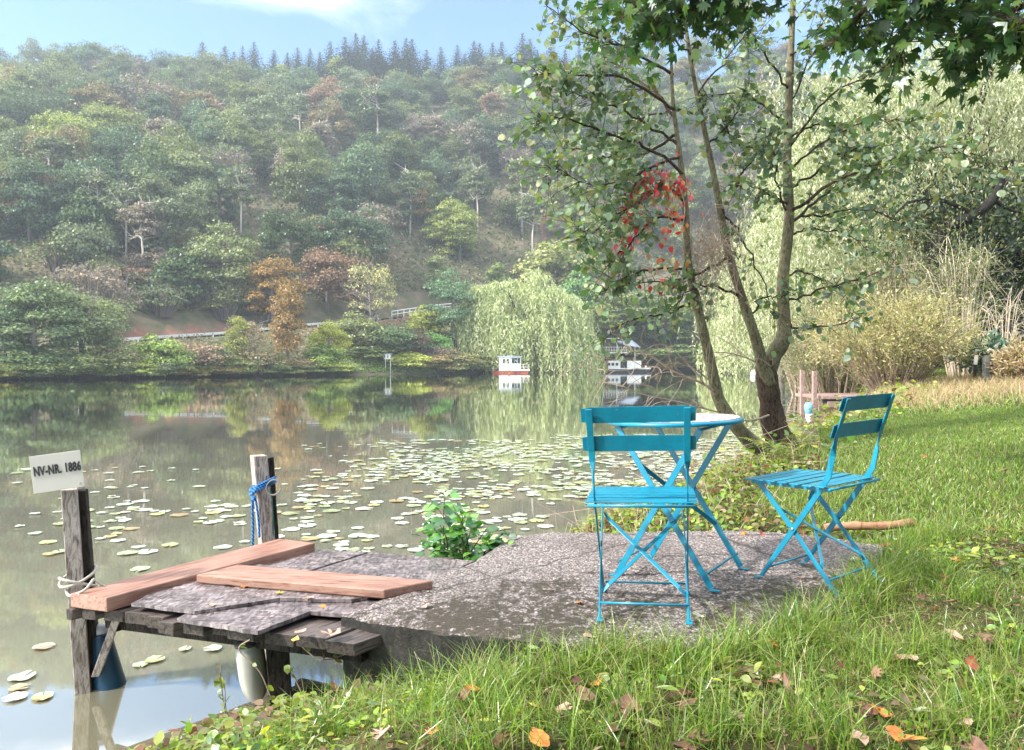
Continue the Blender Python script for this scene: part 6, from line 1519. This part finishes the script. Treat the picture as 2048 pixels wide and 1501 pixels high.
FL = [(1170, 1392, 'brown', .13), (1190, 1372, 'orange', .11), (1200, 1448, 'yellow', .10), (1252, 1425, 'brown', .14), (1080, 1482, 'orange', .12), (1255, 1470, 'brown', .16), (920, 1395, 'brown', .09), (948, 1382, 'orange', .09), (1075, 1418, 'yellow', .08), (1370, 1410, 'brown', .10), (1305, 1325, 'brown', .09),
      (1320, 1300, 'dark red', .07), (1815, 1318, 'pinkish tan', .14), (1790, 1325, 'orange', .08), (1905, 1272, 'pinkish tan', .10), (1975, 1280, 'brown', .11), (1945, 1330, 'dark red', .10), (1835, 1425, 'pale cream', .14), (1925, 1450, 'pinkish tan', .08), (1810, 1478, 'orange', .13), (1720, 1478, 'pinkish tan', .10),
      (1560, 1360, 'pinkish tan', .06), (1500, 1340, 'brown', .10), (1545, 1292, 'orange', .10), (1180, 1275, 'pinkish tan', .08), (1625, 1430, 'brown', .09), (1760, 1425, 'orange', .09), (1380, 1500, 'brown', .14), (1900, 1205, 'brown', .09), (1850, 1168, 'orange', .05), (1400, 1480, 'brown', .1), (1130, 1420, 'pinkish tan', .08),
      (1158, 1208, 'orange', .06), (1175, 1215, 'pinkish tan', .05), (855, 1212, 'pinkish tan', .06), (1395, 1238, 'pale cream', .08), (1462, 1245, 'orange', .045), (1495, 1248, 'pinkish tan', .05), (1450, 1255, 'brown', .05), (1600, 1160, 'orange', .06), (1590, 1148, 'pinkish tan', .05), (1705, 1122, 'pale cream', .07), (1715, 1118, 'yellow', .06),
      (1488, 1070, 'orange', .07), (1525, 1070, 'dark red', .08), (1420, 1072, 'pinkish tan', .06), (1770, 1090, 'dark red', .09), (1800, 1078, 'pale cream', .08), (1810, 1010, 'pale cream', .09), (1880, 1045, 'brown', .08), (1910, 1120, 'orange', .08), (1990, 1095, 'brown', .07), (1325, 1168, 'pinkish tan', .06),
      (1100, 1180, 'pinkish tan', .05), (1240, 1190, 'brown', .05), (2010, 930, 'brown', .09), (1850, 900, 'dark red', .07), (1945, 1500, 'brown', .1), (860, 1465, 'orange', .06), (760, 1460, 'pinkish tan', .09), (2020, 1350, 'brown', .1), (1480, 1440, 'pinkish tan', .07)]
near_ = [('the near chair', 1285, 1200), ('the sideways chair', 1640, 1150), ('the table feet', 1440, 1120), ('the moss edge of the slab', 860, 1230), ('the stripped stick', 1720, 1065), ('the lower right corner', 1960, 1420), ('the bottom edge centre', 1250, 1440), ('the long grass tuft', 1720, 1220),
         ('the bottom left bank', 850, 1430), ('the lawn at the right', 1950, 1050), ('the cream leaf', 1835, 1425)]
cnt = {}
for i, (px, py, c, sz) in enumerate(FL):
    onsl = ZN(px, py) == 'on the slab'
    p = (on_z(px, py, 0) if not onsl else S2W([*on_s(px, py, .006)[:2], .006]))
    if not onsl: p[2] = hz(p[0], p[1]); pp = on_z(px, py, p[2] + .035); p = np.array([pp[0], pp[1], hz(pp[0], pp[1]) + .04])
    else: p[2] += .006
    V, fs_ = fallen_mesh(i, 'maple' if i % 4 else 'oval'); o = MB().add(V * sz * .74, fs_).build('fallen_leaf', LEAFC[c], None, True)
    o.location = p; o.rotation_euler = (r.normal() * .25, r.normal() * .25, r.uniform(0, 6.28))
    nb = min((q for q in near_ if q[0] != 'the cream leaf'), key=lambda q: math.hypot(q[1] - px, (q[2] - py) * 1.3))[0]
    FL[i] = (o, '%s fallen leaf %s near %s' % (c, 'on the slab' if onsl else 'in the grass', nb), px)
by = {}
for o, l, px in FL: by.setdefault(l, []).append((px, o))
for l, L in by.items():
    L.sort(key=lambda t: t[0])
    for i, (px, o) in enumerate(L): tag(o, l if len(L) == 1 else l + ', %s from left' % ORD[i], 'fallen leaf', 'fallen autumn leaves')
# leaves on the jetty
for i, (px, py, c, sz) in enumerate([(490, 1172, 'orange', .05), (460, 1168, 'brown', .05), (425, 1208, 'pinkish tan', .045), (615, 1195, 'pinkish tan', .06), (645, 1212, 'orange', .05), (560, 1185, 'yellow', .045), (590, 1262, 'yellow', .05), (660, 1250, 'pinkish tan', .09), (600, 1247, 'pinkish tan', .06), (575, 1092, 'pinkish tan', .04)]):
    q = on_s(px, py, .006); V, fs_ = fallen_mesh(100 + i, 'maple' if i % 2 else 'oval'); o = MB().add(V * sz, fs_).build('fallen_leaf', LEAFC[c], None, True); zz = -.001 if px < 700 and py < 1235 else -.03
    o.location = S2W([q[0], q[1], zz + .004]); o.rotation_euler = (0, 0, i * 1.3)
    tag(o, '%s leaf on the jetty boards, %s' % (c, ['behind the cross plank corner', 'left of the orange one by the cross plank', 'on the front chipboard edge', 'on the chipboard below the cross plank', 'orange one nearest the slab', 'beside the middle of the cross plank', 'on the dark end board', 'crumpled beside the slab corner', 'above the yellow one on the end board', 'on the tip of the end plank'][i]), 'fallen leaf', 'fallen autumn leaves')

# ------------------------------------------------------------------ air, light, sky, camera
hb = MB().box((0, 130, 70), (760, 420, 146)); o = hb.build('haze', None) if False else None
mz, nt = newmat('thin_haze'); pv = nt.nodes.new('ShaderNodeVolumePrincipled'); pv.inputs['Color'].default_value = (.80, .90, 1, 1); pv.inputs['Density'].default_value = .00068
pv.inputs['Anisotropy'].default_value = .3
oo = nt.nodes.new('ShaderNodeOutputMaterial'); lk(nt, pv.outputs[0], oo.inputs['Volume'])
zlo, zhi = -4.5, 150.0
hb = MB().box((0, 420, (zlo + zhi) / 2), (2000, 1100, zhi - zlo)); o = hb.build('haze', mz); tag(o, kind='stuff')

SUNV = Vector((-.70, -.30, .62)).normalized()
w = bpy.data.worlds.new('World'); bpy.context.scene.world = w; w.use_nodes = True; nt = w.node_tree; nt.nodes.clear()
sky = nt.nodes.new('ShaderNodeTexSky'); sky.sky_type = 'NISHITA'; sky.sun_disc = False; sky.sun_elevation = math.asin(SUNV.z); sky.sun_rotation = math.atan2(SUNV.x, SUNV.y); sky.air_density = 1.0; sky.dust_density = .6; sky.ozone_density = 1.5
tc = nt.nodes.new('ShaderNodeTexCoord'); gen = tc.outputs['Generated']
sp = nt.nodes.new('ShaderNodeSeparateXYZ'); lk(nt, gen, sp.inputs[0])
n1 = noise(nt, mapping(nt, gen, (1.2, 1.2, 3.2)), 2.6, 7, .6, .4)
# cloud veil gets thicker with height; clear blue band above the ridge
zz = math_(nt, 'ADD', sp.outputs[2], math_(nt, 'MULTIPLY', math_(nt, 'MAXIMUM', math_(nt, 'MULTIPLY', sp.outputs[0], -1.0), 0.0), .13))
up = ramp(nt, zz, [(.40, 0), (.44, .09), (.475, .34), (.51, .46), (.7, .5)])
cf = ramp(nt, math_(nt, 'ADD', n1, up), [(.58, .03), (.72, .18), (.86, 1)])
skyc = mix(nt, 1.0, sky.outputs[0], (.72, 1.10, 1.30), 'MULTIPLY')
c = mix(nt, cf, skyc, (14.5, 14.8, 15.6))
bg = nt.nodes.new('ShaderNodeBackground'); bg.inputs['Strength'].default_value = .09; lk(nt, c, bg.inputs[0])
wo = nt.nodes.new('ShaderNodeOutputWorld'); lk(nt, bg.outputs[0], wo.inputs[0])
L = bpy.data.lights.new('sun', 'SUN'); L.energy = 4.2; L.angle = math.radians(3.5); L.color = (1, .95, .86)
so = bpy.data.objects.new('sun', L); C.objects.link(so); so.rotation_euler = SUNV.to_track_quat('Z', 'Y').to_euler()
cd = bpy.data.cameras.new('camera'); co = bpy.data.objects.new('camera', cd); C.objects.link(co); co.location = cam0
cd.sensor_width = 36; cd.lens = F / 2048 * 36; cd.clip_end = 3000; cd.clip_start = .05
co.rotation_euler = (math.pi / 2 - PITCH, 0, 0)
sc = bpy.context.scene; sc.camera = co
sc.view_settings.view_transform = 'Standard'; sc.view_settings.look = 'None'; sc.view_settings.exposure = 1.27; sc.view_settings.gamma = 1
sc.cycles.max_bounces = 6; sc.cycles.diffuse_bounces = 3; sc.cycles.glossy_bounces = 3; sc.cycles.transmission_bounces = 4; sc.cycles.volume_bounces = 0; sc.cycles.transparent_max_bounces = 8
sc.cycles.use_denoising = True; sc.cycles.sample_clamp_indirect = 6
